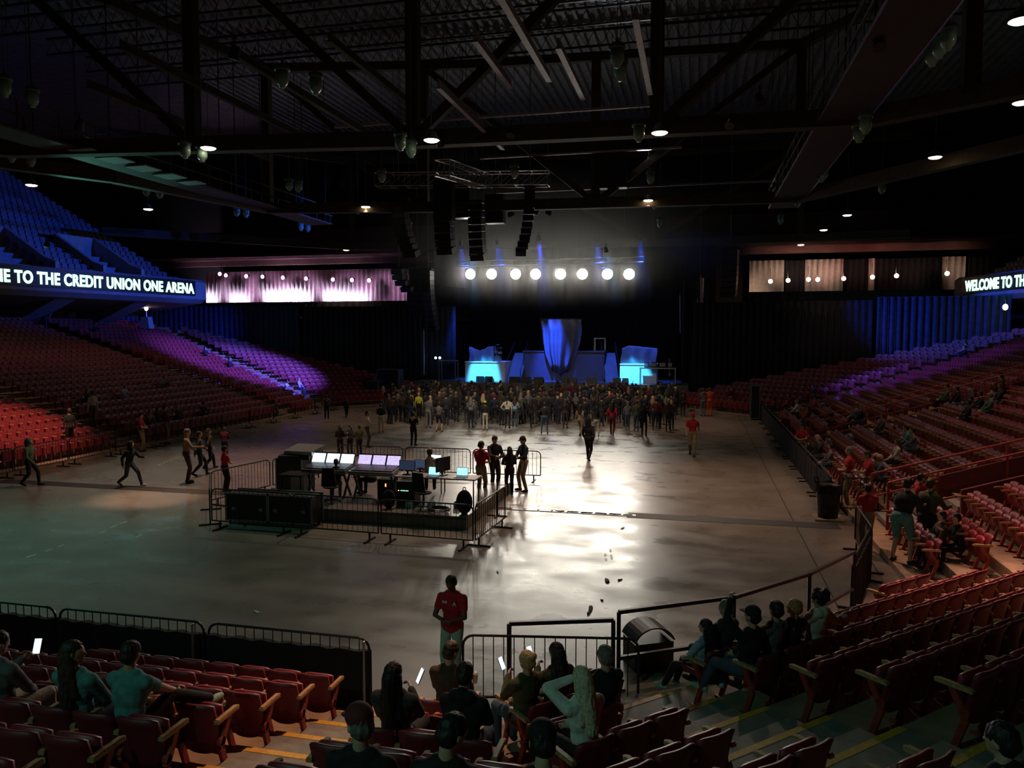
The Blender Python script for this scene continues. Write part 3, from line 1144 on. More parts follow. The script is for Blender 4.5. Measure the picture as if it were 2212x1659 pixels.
# boxed vomitory cheeks breaking the front rows of the upper deck
for al0, al1 in ((14.8, 10.8), (7.2, 4.0)):
    mb = MB()
    a, b = P1L - dL * al0, P1L - dL * al1
    for q, th in ((b, .25), (a, .25)):
        p0, p1, p2 = q + nL * .7, q + nL * 5.6, q + nL * 5.6
        e = dL * th
        vs = [(p0.x, p0.y, 9.0), (p1.x, p1.y, 9.0), (p1.x, p1.y, 12.6), (p0.x + nL.x, p0.y + nL.y, 10.4), (p0.x, p0.y, 10.1)]
        vs += [(x + e.x, y + e.y, z) for x, y, z in vs]
        mb.add(vs, [(0, 1, 2, 3, 4), (9, 8, 7, 6, 5), (0, 5, 6, 1), (1, 6, 7, 2), (2, 7, 8, 3), (3, 8, 9, 4), (4, 9, 5, 0)])
    r0, r1 = a + nL * 5.6, b + nL * 5.6
    mb.quad((r0.x, r0.y, 9), (r1.x, r1.y, 9), (r1.x, r1.y, 12.6), (r0.x, r0.y, 12.6))
    struct('wall_vomitory', mb, M_CONCWALL)
drape('curtain', tuple((P1L - dL * .6 + nL * 5.0).xy), tuple((P1L - dL * 3.4 + nL * 7.6).xy), 6.0, 7.5, M_DRAPE, 'short blue curtain under the balcony beside the globe lamp', .35, .06)

# ------------------------------------------------------------------ roof: deck, joists, trusses, walkways
mb = MB()
x = -34.0
up = True
vs = []
while x < 26:
    for dx, z in ((0, 23.0), (.22, 23.0), (.30, 23.2), (.52, 23.2)):
        vs.append((x + dx, z))
    x += .60
P = [(a, 8, z) for a, z in vs] + [(a, 64, z) for a, z in vs]
n = len(vs)
mb.add(P, [(k, k + 1, n + k + 1, n + k) for k in range(n - 1)])
mb.quad((-70, -14, 23.6), (45, -14, 23.6), (45, 78, 23.6), (-70, 78, 23.6))
struct('ceiling', mb, M_DECK)
for j in range(11):
    Y = 14.5 + 3.1 * j
    mb = MB()
    mb.box((-10, Y, 22.85), (56, .14, .12))
    mb.box((-10, Y, 21.95), (56, .12, .10))
    x = -38
    while x < 18:
        mb.bar((x, Y, 22.0), (x + .45, Y, 22.8), .03, .03)
        mb.bar((x + .45, Y, 22.8), (x + .9, Y, 22.0), .03, .03)
        x += .9
    struct('ceiling_joist', mb, M_JOIST)


def truss(pts, zb, zt, wb=.55, step=9.6, web=True, posts=None):
    mb = MB()
    for a, b in zip(pts, pts[1:]):
        a, b = Vector((*a, 0)), Vector((*b, 0))
        L = (b - a).length
        mb.bar(a + Vector((0, 0, zb)), b + Vector((0, 0, zb)), wb, .62)
        mb.bar(a + Vector((0, 0, zt)), b + Vector((0, 0, zt)), wb * .8, .5)
    for (x, y) in posts or ():
        mb.box((x, y, (zb + zt) / 2), (.5, .45, zt - zb))
    if posts and web:
        for k, (p, q) in enumerate(zip(posts, posts[1:])):
            if (p[0] + q[0]) / 2 < -10.3:
                p, q = q, p
            mb.bar((*p, zb), (*q, zt), .36, .36)
    struct('ceiling_truss', mb, M_STEEL)


T1 = [(-34, 24.5), (-28, 27.3), (-11, 29.7), (6.0, 30.5), (15, 24.5)]
truss(T1, 13.1, 21.6, posts=[(-29.5, 26.9), (-20.3, 28.3), (-11.2, 29.7), (-1.6, 30.1), (8.6, 28.6)])
T2 = [(-32, 27), (-28.3, 33), (-26, 43.5), (-13.9, 45.8), (5.5, 47.0), (13.5, 35.2), (18, 29)]
truss(T2, 13.1, 21.6, wb=.5, posts=[(-26, 43.5), (-16.5, 45.6), (-6, 46.3), (5.5, 47.0)])
truss([(-44, 50), (-38, 56), (-30, 64), (-4, 67.5), (16, 66)], 13.1, 20.6, wb=.4, posts=[(-30, 64), (-18, 65.6), (-4, 67.5), (8, 66.6)])
# lengthwise purlins and cross struts, lit look put into a pale colour
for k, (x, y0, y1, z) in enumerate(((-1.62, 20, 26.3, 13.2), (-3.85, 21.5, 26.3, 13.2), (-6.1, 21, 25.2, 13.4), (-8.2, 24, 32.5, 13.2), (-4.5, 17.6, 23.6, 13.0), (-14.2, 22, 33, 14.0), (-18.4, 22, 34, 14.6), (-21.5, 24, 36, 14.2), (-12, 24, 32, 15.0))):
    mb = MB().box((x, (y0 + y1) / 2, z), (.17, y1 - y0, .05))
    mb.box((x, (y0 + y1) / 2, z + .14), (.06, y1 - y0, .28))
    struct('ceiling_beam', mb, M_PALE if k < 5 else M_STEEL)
mb = MB()
for Y, z, a, b in ((47.6, 14.2, -12.4, 6), (34.5, 15.2, -17, -2), (52, 14.0, -14, 6), (45.9, 16.0, -13, -1)):
    mb.box(((a + b) / 2, Y, z), (b - a, .16, .10))
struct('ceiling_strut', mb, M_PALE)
M_CATW = mat('catwalk_board', (0.03, 0.018, 0.012), .7, nscale=3, noise=.3)
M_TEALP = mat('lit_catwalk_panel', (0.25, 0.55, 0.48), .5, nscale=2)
for X, mir in ((4.1, False), (-24.9, True)):
    t = thing('catwalk', 'long dark service catwalk hung under the roof over the %s stands' % ('left' if mir else 'right'), 'catwalk', (X, 0, 0), 0, 'service catwalks')
    wd = 1.6
    mb = MB()
    s = -1 if not mir else 1
    mb.box((s * -.9, 33, 13.0), (wd, 34, .08))
    mb.build('deck_board', M_CATW, t)
    mb = MB()
    for dx in (-.05, -1.75):
        for z in (13.0, 13.55, 14.1):
            mb.box((s * dx, 33, z), (.06, 34, .05))
    for j in range(18):
        y = 16.5 + 1.95 * j
        for dx in (-.05, -1.75):
            mb.box((s * dx, y, 13.55), (.05, .05, 1.1))
    mb.build('railing', M_ALU if not mir else M_STEEL, t)
    for j in range(9):
        y = 17 + 4 * j
        for dx in (-.05, -1.75):
            MB().box((s * dx, y, 17.9), (.04, .04, 9.6)).build('hanger', M_JOIST, t)
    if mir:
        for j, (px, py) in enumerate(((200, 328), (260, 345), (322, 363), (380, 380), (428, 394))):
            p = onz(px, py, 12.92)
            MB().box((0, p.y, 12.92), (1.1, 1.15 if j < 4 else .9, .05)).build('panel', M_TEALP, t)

# ------------------------------------------------------------------ high-bay lamps


def lamp_meshes():
    h = MB().lathe([(.13, .48), (.20, .44), (.235, .36), (.235, .30)], n=14)
    h.cone((0, 0, .48), (0, 0, .62), .05, .035, 8)
    g = MB().lathe([(.195, .30), (.195, .02), (.15, -.10), (.10, -.13), (.09, -.20), (.03, -.22)], n=16)
    cap_ = h.mesh('lamp_cap', M_CABLE, True)
    glass = g.mesh('glass_jar', M_GREENG, True)
    sh = MB().lathe([(.06, .34), (.16, .28), (.28, .02), (.30, 0), (.27, .0), (.15, .20), (.05, .26)], n=18).mesh('lamp_shade', mat('lamp_reflector', (0.25, 0.27, 0.26), .35, .6), True)
    bu = MB().lathe([(.02, .02), (.26, .02), (.27, -.01), (.20, -.05), (.05, -.07)], n=18).mesh('lens', M_BULB, True)
    return cap_, glass, sh, bu


LM = lamp_meshes()
LIT = [(932, 303), (1425, 287), (450, 320), (790, 447), (68, 400), (320, 452), (1400, 433), (2020, 340), (2205, 45), (2207, 222), (1830, 465), (1779, 497), (1730, 529), (748, 540)]
UNLIT = [(610, 175), (682, 190), (70, 218), (10, 195), (1333, 130), (1340, 160), (2048, 92), (2030, 110), (2014, 128), (865, 313), (888, 328), (1380, 293), (1870, 275), (1855, 295), (1780, 378), (25, 340), (67, 350), (400, 330), (437, 338), (625, 403), (645, 407),
         (512, 460), (532, 463), (650, 493), (665, 495), (1405, 388), (1425, 485), (1722, 438), (1686, 478), (1905, 410), (316, 415), (345, 420), (773, 455), (825, 385), (1415, 445), (884, 492), (1774, 385), (1092, 455), (1111, 375)]
PLACEW = ['over the left stands', 'over the floor left of the stage', 'over the middle of the floor', 'over the floor before the stage', 'over the right stands']


def sector(px):
    return PLACEW[min(4, int(px / 443))]


cnt = {}
for px, py in LIT:
    p = onz(px, py, 12.2 if (px, py) in ((932, 303), (450, 320), (1425, 287)) else 13.1)
    s_ = sector(px)
    cnt[s_] = cnt.get(s_, 0) + 1
    t = thing('pendant_lamp', 'lit warm pendant lamp %s, %s nearest of them' % (s_, ORD[cnt[s_] - 1]), 'lamp', p, 0, 'lit pendant lamps under the roof')
    link('lamp_shade', LM[2], t)
    link('lens', LM[3], t)
    MB().cone((0, 0, .34), (0, 0, 9.7), .012, .012, 5).build('cable', M_CABLE, t)
    e = {(932, 303): 900, (1425, 287): 1000, (450, 320): 900, (790, 447): 700, (68, 400): 170, (320, 452): 150, (1400, 433): 700, (2020, 340): 230, (2205, 45): 260, (2207, 222): 300}.get((px, py), 110)
    spot((p.x, p.y, p.z - .12), (p.x, p.y, 0), e * 3.0, (1.0, 0.62, 0.42), 84, 0.9, 0.25)
cnt = {}
for px, py in UNLIT:
    p = onz(px, py, 12.0 if 270 < py < 345 and px > 300 else 13.0)
    s_ = sector(px)
    cnt[s_] = cnt.get(s_, 0) + 1
    t = thing('pendant_lamp', 'unlit green jar lamp %s, %s from the top' % (s_, ORD[cnt[s_] - 1]), 'lamp', p, 0, 'unlit green jar lamps under the roof')
    link('lamp_cap', LM[0], t)
    link('glass_jar', LM[1], t)
    MB().cone((0, 0, .6), (0, 0, 9.7), .012, .012, 5).build('cable', M_CABLE, t)

# ------------------------------------------------------------------ rigging over the front of the stage


def box_truss(p0, p1, w_=.55, label='', m=None):
    m = m or M_ALU
    p0, p1 = Vector(p0), Vector(p1)
    d = (p1 - p0).normalized()
    n = Vector((-d.y, d.x, 0)) * w_ / 2
    L = (p1 - p0).length
    t = thing('lighting_truss', label, 'truss')
    ch, br = MB(), MB()
    k = max(2, int(L / .9))
    for s1 in (-1, 1):
        for zz in (-w_ / 2, w_ / 2):
            ch.cone(p0 + n * s1 + Vector((0, 0, zz)), p1 + n * s1 + Vector((0, 0, zz)), .035, .035, 6)
    for j in range(k + 1):
        q = p0 + d * L * j / k
        q2 = p0 + d * L * min(k, j + 1) / k
        for s1 in (-1, 1):
            br.cone(q + n * s1 + Vector((0, 0, -w_ / 2)), q + n * s1 + Vector((0, 0, w_ / 2)), .02, .02, 5)
            if j < k:
                br.cone(q + n * s1 + Vector((0, 0, -w_ / 2)), q2 + n * s1 + Vector((0, 0, w_ / 2)), .018, .018, 5)
        for zz in (-w_ / 2, w_ / 2):
            br.cone(q - n + Vector((0, 0, zz)), q + n + Vector((0, 0, zz)), .018, .018, 5)
    ch.build('chord', m, t)
    br.build('bracing', m, t)
    hg = MB()
    for f in (.1, .5, .9):
        q = p0 + d * L * f
        hg.cone(q + Vector((0, 0, w_ / 2)), (q.x, q.y, 22.8), .02, .02, 5)
    hg.build('hoist_chain', M_CABLE, t)
    return t


pa, pb = onY(815, 390, 45), onY(1185, 386, 45)
box_truss(pa, pb, .8, 'wide aluminium truss hung crosswise above the speaker arrays')
box_truss(onY(955, 362, 37.5), onY(1050, 392, 46.5), .8, 'aluminium truss running lengthwise above the speaker arrays')


def line_array(name, pxs, Y, w_, dcab, label, curve=0.0, bright=False):
    """cabinets hung from top pixel to bottom pixel in plane Y, bending backwards or sideways"""
    (x0, y0), (x1, y1) = pxs
    a, b = onY(x0, y0, Y), onY(x1, y1, Y)
    H = a.z - b.z
    n = max(3, int(H / .36))
    t = thing(name, label, 'speaker', (a.x, Y, b.z))
    for j in range(n):
        f = j / (n - 1)
        z = H - (j + .5) * H / n
        sx = (b.x - a.x) * f ** 2.2
        tilt = math.radians(24) * f ** 1.8 * (1 if curve >= 0 else -1)
        R = Matrix.Rotation(math.radians(-14) * curve, 3, 'Z') @ Matrix.Rotation(tilt, 3, 'X')
        mb = MB()
        yo = .38 * f ** 2.2 * (1 if curve >= 0 else -1)
        mb.box((sx, yo, z), (w_, dcab, H / n * .90), M=R, mi=0)
        mb.box((sx, yo - dcab * .35, z + H / n * .47), (w_ * .9, dcab * .25, H / n * .05), M=R, mi=1)
        mb.build('speaker_cabinet', [M_BLACKP, M_ALU if bright else M_BLACKP], t)
    MB().box((0, 0, H + .1), (w_ * 1.05, dcab * 1.1, .14)).build('rigging_frame', M_BLACKP, t)
    MB().cone((0, 0, H + .15), (0, 0, 22.8 - b.z), .022, .022, 5).build('hoist_chain', M_CABLE, t)


line_array('line_array', ((862, 418), (884, 553)), 45, .95, .6, 'black curved speaker array hung at the near end of the crosswise truss', 1)
line_array('line_array', ((960, 474), (960, 546)), 43, 1.0, .7, 'short wide black speaker array below the large black cabinet', .5)
line_array('line_array', ((1029, 440), (1030, 560)), 44, .85, .6, 'slim black speaker array hung under the middle of the rigging', .5, True)
line_array('line_array', ((1144, 408), (1128, 552)), 45, .62, .5, 'curved speaker array with silver seams hung at the far end of the truss', -1, True)
for (x0, y0, x1, y1, Y, lab) in ((936, 392, 976, 474, 42, 'large black speaker cabinet stack hung below the lengthwise truss'), (980, 403, 1014, 468, 46, 'black cabinet with a pale lower edge between two arrays'), (1048, 420, 1087, 479, 46, 'plain square black cabinet hung near the curved array with silver seams'),
                              (1286, 303, 1353, 402, 46, 'tall plain black panel hung from the second roof truss')):
    a, b = onY(x0, y0, Y), onY(x1, y1, Y)
    t = thing('hung_speaker', lab, 'speaker', ((a.x + b.x) / 2, Y, b.z))
    W_, H_ = b.x - a.x, a.z - b.z
    mb = MB().box((0, .3, H_ / 2), (W_, .7, H_))
    mb.box((0, -.07, H_ / 2), (W_ * .9, .04, H_ * .92))
    mb.build('cabinet', M_BLACKP, t)
    MB().box((0, .3, -.03), (W_, .7, .05)).build('base_edge', M_ALU if 'pale' in lab else M_BLACKP, t)
    MB().cone((0, .3, H_), (0, .3, 22.8 - b.z), .03, .03, 5).build('hoist_chain', M_CABLE, t)
line_array('line_array', ((925, 585), (934, 714)), 57, .7, .6, 'blue-lit speaker array hung beside the stage, nearest the black hanging cabinet', 1)
line_array('line_array', ((902, 585), (903, 680)), 58.5, 1.15, .7, 'wide dark speaker array hung beside the blue-lit one', .2)
line_array('line_array', ((862, 582), (878, 628)), 56, 1.0, .7, 'dim bluish speaker array far beyond the crosswise truss, beside the pink balcony', 1)
line_array('line_array', ((1578, 540), (1574, 640)), 58, 1.1, .7, 'dark bluish speaker array hung to the side of the stage nearer the right stands', 1)
line_array('line_array', ((1512, 600), (1508, 700)), 61, .5, .5, 'slim dark blue speaker array hung behind the right stage corner', 1)

# ------------------------------------------------------------------ audience blinders
pa, pb = onY(985, 578, 59.3), onY(1390, 575, 59.3)
box_truss((pa.x, 59.5, 10.95), (pb.x, 59.5, 10.95), .4, 'front lighting truss that carries the row of eight white blinders', M_BLACKP)
for j, px in enumerate((1016, 1062, 1114, 1157, 1211, 1258, 1312, 1359)):
    p = onY(px, 592, 59)
    t = thing('blinder_lamp', 'dazzling round white blinder lamp over the stage, %s of eight from the left' % ORD[j], 'lamp', (p.x, 59, p.z), 0, 'white blinder lamps over the stage')
    MB().cone((0, .02, 0), (0, .30, 0), .40, .24, 18).build('lamp_body', M_BLACKP, t)
    b = MB()
    b.cone((0, 0, 0), (0, -.05, 0), .40, .38, 24)
    b.build('lens', M_BLIND, t, smooth=False)
    MB().tube([(-.44, .1, 0), (-.44, .1, .5), (.44, .1, .5), (.44, .1, 0)], .02).build('yoke', M_BLACKP, t)
    spot((p.x, 58.9, p.z), (p.x * .55 - 2.5, 15, 0.0), 2300, (1.0, 0.93, 0.80), 48, 1.0, .42)

# ------------------------------------------------------------------ stage
STZ, SY = 1.55, 57.4
mb = MB()
mb.box((-11.3, 63, STZ / 2), (21.5, 11.2, STZ))
mb.box((-11.3, SY - .06, STZ / 2 - .05), (21.5, .06, STZ - .12))
struct('floor_stage', mb, M_PLY)
drape('backdrop_curtain', (-24, 68.5), (1.5, 68.5), 0, 13.5, mat('black_backdrop', (0.02, 0.02, 0.026), .95, nscale=2), 'very tall black curtain closing the back of the stage', .8, .1)
drape('wing_curtain', (-23.5, 60.5), (-20.5, 67.5), 0, 9.5, M_NAVY, 'black wing curtain at the side of the stage nearer the purple seats')
drape('wing_curtain', (-1.0, 60.5), (.8, 66), 0, 9.5, M_NAVY, 'black wing curtain at the side of the stage nearer the right stands')
M_SCRIM = mat('blue_lit_white_panel', (0.72, 0.78, 0.80), .5, nscale=1.5)
M_GREYCLOTH = mat('grey_dust_cloth', (0.16, 0.165, 0.20), .8, nscale=2)
M_GREYP = mat('grey_stage_panel', (0.09, 0.095, 0.11), .6, nscale=1.5)


def px_box(x0, y0, x1, y1, Y):
    a, b = onY(x0, y0, Y), onY(x1, y1, Y)
    return a.x, b.x, b.z, a.z


def riser(px, label):
    x0, x1, z0, z1 = px_box(*px, 59.0)
    t = thing('stage_riser', label, 'riser', ((x0 + x1) / 2, 60.2, STZ))
    W_, H_ = x1 - x0, z1 - STZ
    MB().box((0, 0, H_ / 2), (W_, 2.2, H_)).build('skirt_panel', M_SCRIM, t)
    MB().box((0, 0, H_ + .04), (W_ + .06, 2.3, .08)).build('deck', M_WHITE, t)
    return t, W_, H_


def draped_gear(px, Y, label, name='covered_gear', seed=1, tops=None):
    x0, x1, z0, z1 = px_box(*px, Y)
    rnd = random.Random(seed)
    W_ = x1 - x0
    tops = tops or [.92, .82, .86, .95, 1.0, .96]

    def top(u):
        f = u * (len(tops) - 1)
        k = min(int(f), len(tops) - 2)
        c = f - k
        c = c * c * (3 - 2 * c)
        return tops[k] * (1 - c) + tops[k + 1] * c
    ph = rnd.random() * 6
    mb = MB()
    nu, nv = 40, 14
    vs, fs = [], []
    for side in (0, 1):
        for j in range(nv + 1):
            v = j / nv
            for i in range(nu + 1):
                u = i / nu
                fold = .10 * math.sin(u * 19 + ph + 1.2 * math.sin(v * 3)) * (1 - v * .6)
                yy = (-.55 if side == 0 else .55) * (1 - .35 * v ** 2) + fold * (1 if side == 0 else -1)
                xx = x0 + W_ * (u + .02 * math.sin(v * 5 + ph))
                vs.append((xx, Y + .5 + yy, z0 + (z1 - z0) * v * top(u)))
    n = (nu + 1) * (nv + 1)
    for s in (0, 1):
        for j in range(nv):
            for i in range(nu):
                a = s * n + j * (nu + 1) + i
                q = (a, a + 1, a + nu + 2, a + nu + 1)
                fs.append(q if s == 0 else q[::-1])
    for i in range(nu):
        a = nv * (nu + 1) + i
        fs.append((a, a + 1, n + a + 1, n + a))
    for j in range(nv):
        for e in (0, nu):
            a = j * (nu + 1) + e
            fs.append((a, a + nu + 1, n + a + nu + 1, n + a) if e else (a, n + a, n + a + nu + 1, a + nu + 1))
    mb.add(vs, fs)
    return tag(mb.build(name, M_GREYCLOTH, smooth=True), label, 'cover')


riser((1004, 783, 1090, 817), 'white skirted riser glowing pale blue at the left of the stage')
riser((1339, 788, 1418, 822), 'white skirted riser glowing pale blue at the right of the stage')
draped_gear((1013, 748, 1066, 783), 59.6, 'dark cloth draped over gear on the left glowing riser', seed=2, tops=[.95, .8, .72, .82, .98, 1.0])
draped_gear((1342, 747, 1418, 788), 59.6, 'dark cloth draped over gear on the right glowing riser', seed=5, tops=[.88, 1.0, .97, .93, .9, .86])


def drum_gear(px, Y, label):
    x0, x1, z0, z1 = px_box(*px, Y)
    t = thing('drum_kit', label, 'drum kit', ((x0 + x1) / 2, Y, z0))
    MB().cone((0, -.2, .3), (0, .25, .3), .28, .28, 20).build('bass_drum', M_CASEEDGE, t)
    for a, r, z, nm in ((-.15, .16, .75, 'tom'), (.2, .18, .68, 'tom')):
        MB().cone((a, 0, z), (a, 0, z + .18), r, r, 16).build(nm, M_CASEEDGE, t)
    for a, z in ((-.25, 1.25), (.25, 1.15), (0, 1.42)):
        s = MB().cone((a, .1, 0), (a, .1, z), .012, .012, 5)
        s.build('stand', M_ALU, t)
        MB().lathe([(.02, .03), (.19, 0), (.19, .005), (.02, .035)], (a, .1, z), 18).build('cymbal', M_ALU, t)
    return t


drum_gear((1064, 742, 1085, 783), 59.8, 'half-covered drum kit with cymbals at the inner edge of the left glowing riser')
# centre: dark riser, ramps, big hanging cloth over a tall frame
x0, x1, z0, z1 = px_box(1130, 760, 1305, 812, 61)
t = thing('stage_riser', 'wide grey-fronted centre riser in blue light behind the hanging cloth', 'riser', ((x0 + x1) / 2, 62.2, STZ))
H_ = z1 - STZ
MB().box((0, 0, H_ / 2), (x1 - x0, 2.4, H_)).build('front_panel', M_GREYP, t)
MB().box((0, 0, H_ + .04), (x1 - x0 + .1, 2.5, .08)).build('deck', M_PLY, t)
for (a0, a1, b0, b1, lab) in ((1088, 1124, 1112, 1130, 'sloping blue-lit ramp with rails between the left glowing riser and the centre riser'), (1306, 1338, 1298, 1318, 'sloping blue-lit ramp with rails between the centre riser and the right glowing riser')):
    p0, p1, q0, q1 = onY(a0, 815, 59.4), onY(a1, 815, 59.4), onY(b0, 762, 62.4), onY(b1, 762, 62.4)
    t = thing('stage_ramp', lab, 'ramp', (0, 0, 0))
    zt = q0.z
    mb = MB().add([(p0.x, 59.4, STZ + .02), (p1.x, 59.4, STZ + .02), (q1.x + .4, 62.4, zt), (q0.x, 62.4, zt), (p0.x, 59.4, STZ), (p1.x, 59.4, STZ), (q1.x + .4, 62.4, STZ), (q0.x, 62.4, STZ)],
                  [(0, 1, 2, 3), (7, 6, 5, 4), (0, 4, 5, 1), (1, 5, 6, 2), (2, 6, 7, 3), (3, 7, 4, 0)])
    mb.build('ramp_deck', M_GREYP, t)
    for a, b in (((p0.x, 59.4, STZ + .02), (q0.x, 62.4, zt)), ((p1.x, 59.4, STZ + .02), (q1.x + .4, 62.4, zt))):
        MB().tube([a, (a[0], a[1], a[2] + .9), (b[0], b[1], b[2] + .9), b], .03).build('handrail', M_BLACKP, t)


def hanging_cloth():
    Y = 60.6
    prof = [(690, 1166, 1254), (715, 1170, 1256), (740, 1172, 1252), (765, 1176, 1244), (785, 1184, 1236), (803, 1190, 1228)]
    nu = 56
    vs, fs = [], []
    for y, xa, xb in prof:
        a, b = onY(xa, y, Y), onY(xb, y, Y)
        v = (y - 690) / 113
        for i in range(nu + 1):
            u = i / nu
            fold = (.16 + .12 * v) * math.sin(u * 26 + math.sin(u * 5) * 1.5) + .25 * math.cos((u - .5) * 6)
            vs.append((a.x + (b.x - a.x) * u, Y - fold * .8, a.z + .10 * math.sin(u * 9) * (v > .9)))
    W = nu + 1
    n = len(vs)
    vs += [(x, y + .08, z) for x, y, z in vs]
    for j in range(len(prof) - 1):
        for i in range(nu):
            a = j * W + i
            fs += [(a, a + 1, a + W + 1, a + W), (n + a + 1, n + a, n + a + W, n + a + W + 1)]
    for i in range(nu):
        a = (len(prof) - 1) * W + i
        fs += [(i, n + i, n + i + 1, i + 1), (a, a + 1, n + a + 1, n + a)]
    for j in range(len(prof) - 1):
        for e in (0, nu):
            a = j * W + e
            fs.append((a, a + W, n + a + W, n + a))
    o = MB().add(vs, fs).build('hanging_cloth', M_GREYCLOTH, smooth=True)
    tag(o, 'huge gathered cloth hanging at stage centre, narrowing towards the floor', 'cover')
    a, b = onY(1164, 690, Y), onY(1256, 690, Y)
    t = thing('hoist_bar', 'black bar on chains that carries the huge hanging cloth', 'frame', (0, 0, 0))
    MB().cone((a.x, Y + .05, a.z + .03), (b.x, Y + .05, a.z + .03), .05, .05, 8).build('bar', M_BLACKP, t)
    mb = MB()
    for x in (a.x + .2, b.x - .2):
        mb.cone((x, Y + .05, a.z), (x, Y + .05, 16), .02, .02, 5)
    mb.build('hoist_chain', M_BLACKP, t)


hanging_cloth()


def frame_table(px, Y, label, tall=False):
    x0, x1, z0, z1 = px_box(*px, Y)
    t = thing('stage_table', label, 'table', ((x0 + x1) / 2, Y, STZ))
    W_, H_ = x1 - x0, z1 - STZ
    MB().box((0, 0, H_), (W_, .8, .08)).build('tabletop', M_ALU, t)
    for sx in (-1, 1):
        for sy in (-1, 1):
            MB().box((sx * (W_ / 2 - .05), sy * .35, H_ / 2), (.06, .06, H_)).build('leg', M_ALU, t)
    return t


frame_table((1382, 795, 1460, 822), 58.4, 'long metal-legged table at the right front of the stage')
frame_table((1284, 731, 1308, 812), 63.6, 'tall metal frame standing behind the centre riser')
frame_table((950, 779, 988, 820), 59, 'metal-framed work table left of the left glowing riser')
for k, (a, b) in enumerate(((1392, 1402), (1407, 1418), (1424, 1438), (1443, 1452))):
    x0, x1, z0, z1 = px_box(a, 784, b, 795, 58.4)
    tag(MB().box(((x0 + x1) / 2, 58.4, z0 + (z1 - z0) / 2 + .06), (x1 - x0, .35, z1 - z0)).box(((x0 + x1) / 2, 58.21, z0 + (z1 - z0) / 2 + .06), (.9 * (x1 - x0), .03, .7 * (z1 - z0)), mi=1).build('keyboard_case', [M_BLACKP, M_CASEEDGE]),
        'small dark instrument box on the long stage table, %s from the riser' % ORD[k], 'box', 'boxes on the long stage table')
for k, (a, b) in enumerate(((1031, 1048), (1050, 1066), (1102, 1124), (1128, 1148), (1155, 1175), (1215, 1228), (1230, 1246), (1268, 1290), (1325, 1342), (1345, 1358))):
    x0, x1, z0, z1 = px_box(a, 808, b, 822, 58)
    w2 = (x1 - x0) / 2
    t = thing('floor_monitor', 'black wedge monitor speaker on the front of the stage, %s from the left' % ORD[k], 'speaker', ((x0 + x1) / 2, 57.9, STZ), 0, 'wedge monitors along the stage front')
    MB().add([(-w2, -.25, 0), (w2, -.25, 0), (w2, .3, 0), (-w2, .3, 0), (-w2, -.2, .48), (w2, -.2, .48), (w2, .3, .18), (-w2, .3, .18)], [(3, 2, 1, 0), (4, 5, 6, 7), (0, 1, 5, 4), (1, 2, 6, 5), (2, 3, 7, 6), (3, 0, 4, 7)]).build('cabinet', M_BLACKP, t)
    MB().add([(-w2 * .85, -.14, .462), (w2 * .85, -.14, .462), (w2 * .85, .26, .222), (-w2 * .85, .26, .222)], [(0, 1, 2, 3)]).build('grille', M_JOIST, t)
for px, lab in ((941, 'left'), (950, 'right')):
    p = onY(px, 773, 58.8)
    t = thing('work_lamp', 'small bright blue-white lamp on a stand at the left stage corner, %s one' % lab, 'lamp', (p.x, 58.8, STZ))
    MB().cone((0, 0, 0), (0, 0, p.z - STZ), .02, .02, 6).build('stand', M_BLACKP, t)
    MB().ell((0, 0, p.z - STZ), (.10, .10, .10)).build('bulb', mat('blue_bulb', (1, 1, 1), emit=(.3, .65, 1), estr=14, noise=0), t)
for (x0, y0, x1, y1, Y, lab) in ((820, 797, 866, 822, 55.2, 'large dark road case with pale metal edges beside the crowd'), (798, 822, 822, 836, 54, 'low dark road case in front of the tall one beside the crowd'), (1622, 832, 1640, 858, 50, 'small dark framed rack standing near the red-shirted stewards on the far right')):
    a, b = onY(x0, y0, Y), onY(x1, y1, Y)
    W_, H_ = b.x - a.x, a.z
    t = thing('road_case', lab, 'case', ((a.x + b.x) / 2, Y, 0))
    MB().box((0, 0, H_ / 2 + .05), (W_, .9, H_ - .1)).build('body', M_CASE, t)
    mb = MB()
    for sx in (-1, 1):
        for sy in (-1, 1):
            mb.box((sx * W_ / 2, sy * .45, H_ / 2 + .05), (.05, .05, H_ - .08))
        for z in (.1, H_):
            mb.box((0, sx * .45, z), (W_, .05, .05))
    mb.build('edge_trim', M_CASEEDGE, t)
for k, (px, y0, y1, Y) in enumerate(((1469, 640, 720, 63), (1507, 650, 790, 60.5), (1514, 600, 700, 60.5), (915, 715, 810, 58.6), (1446, 780, 812, 59))):
    a, b = onY(px, y0, Y), onY(px + 1, y1, Y)
    tag(MB().cone((a.x, Y, a.z), (b.x, Y, b.z), .07, .07, 8).cone((a.x, Y, a.z), (a.x, Y, a.z + .2), .03, .03, 6).build('hanging_cable_bundle', mat('cable_sleeve', (.3, .32, .4), .5)),
        'thin blue-lit cable bundle hanging at the stage side, %s of them' % ORD[k], 'cable', 'cable bundles hanging at the stage side')
# lamp bodies for the rig beams, added fill beams included
for loc, aim, col in RIG_LAMPS:
    d = (Vector(aim) - Vector(loc)).normalized()
    p = Vector(loc)
    t = thing('wash_lamp', 'dark stage wash or added fill lamp aimed at %s' % ('the stands' if abs(aim[0] + 11) > 12 else 'the stage floor'), 'lamp', (0, 0, 0), 0, 'stage wash lamps of the rig')
    MB().cone(p - d * .12, p - d * .5, .17, .12, 12).build('lamp_body', M_BLACKP, t)
    MB().tube([p - d * .3 + Vector((0, 0, .0)), p - d * .3 + Vector((0, 0, .45))], .03).build('clamp', M_BLACKP, t)
pa = Vector((-13.5, 47.5, 14.25))
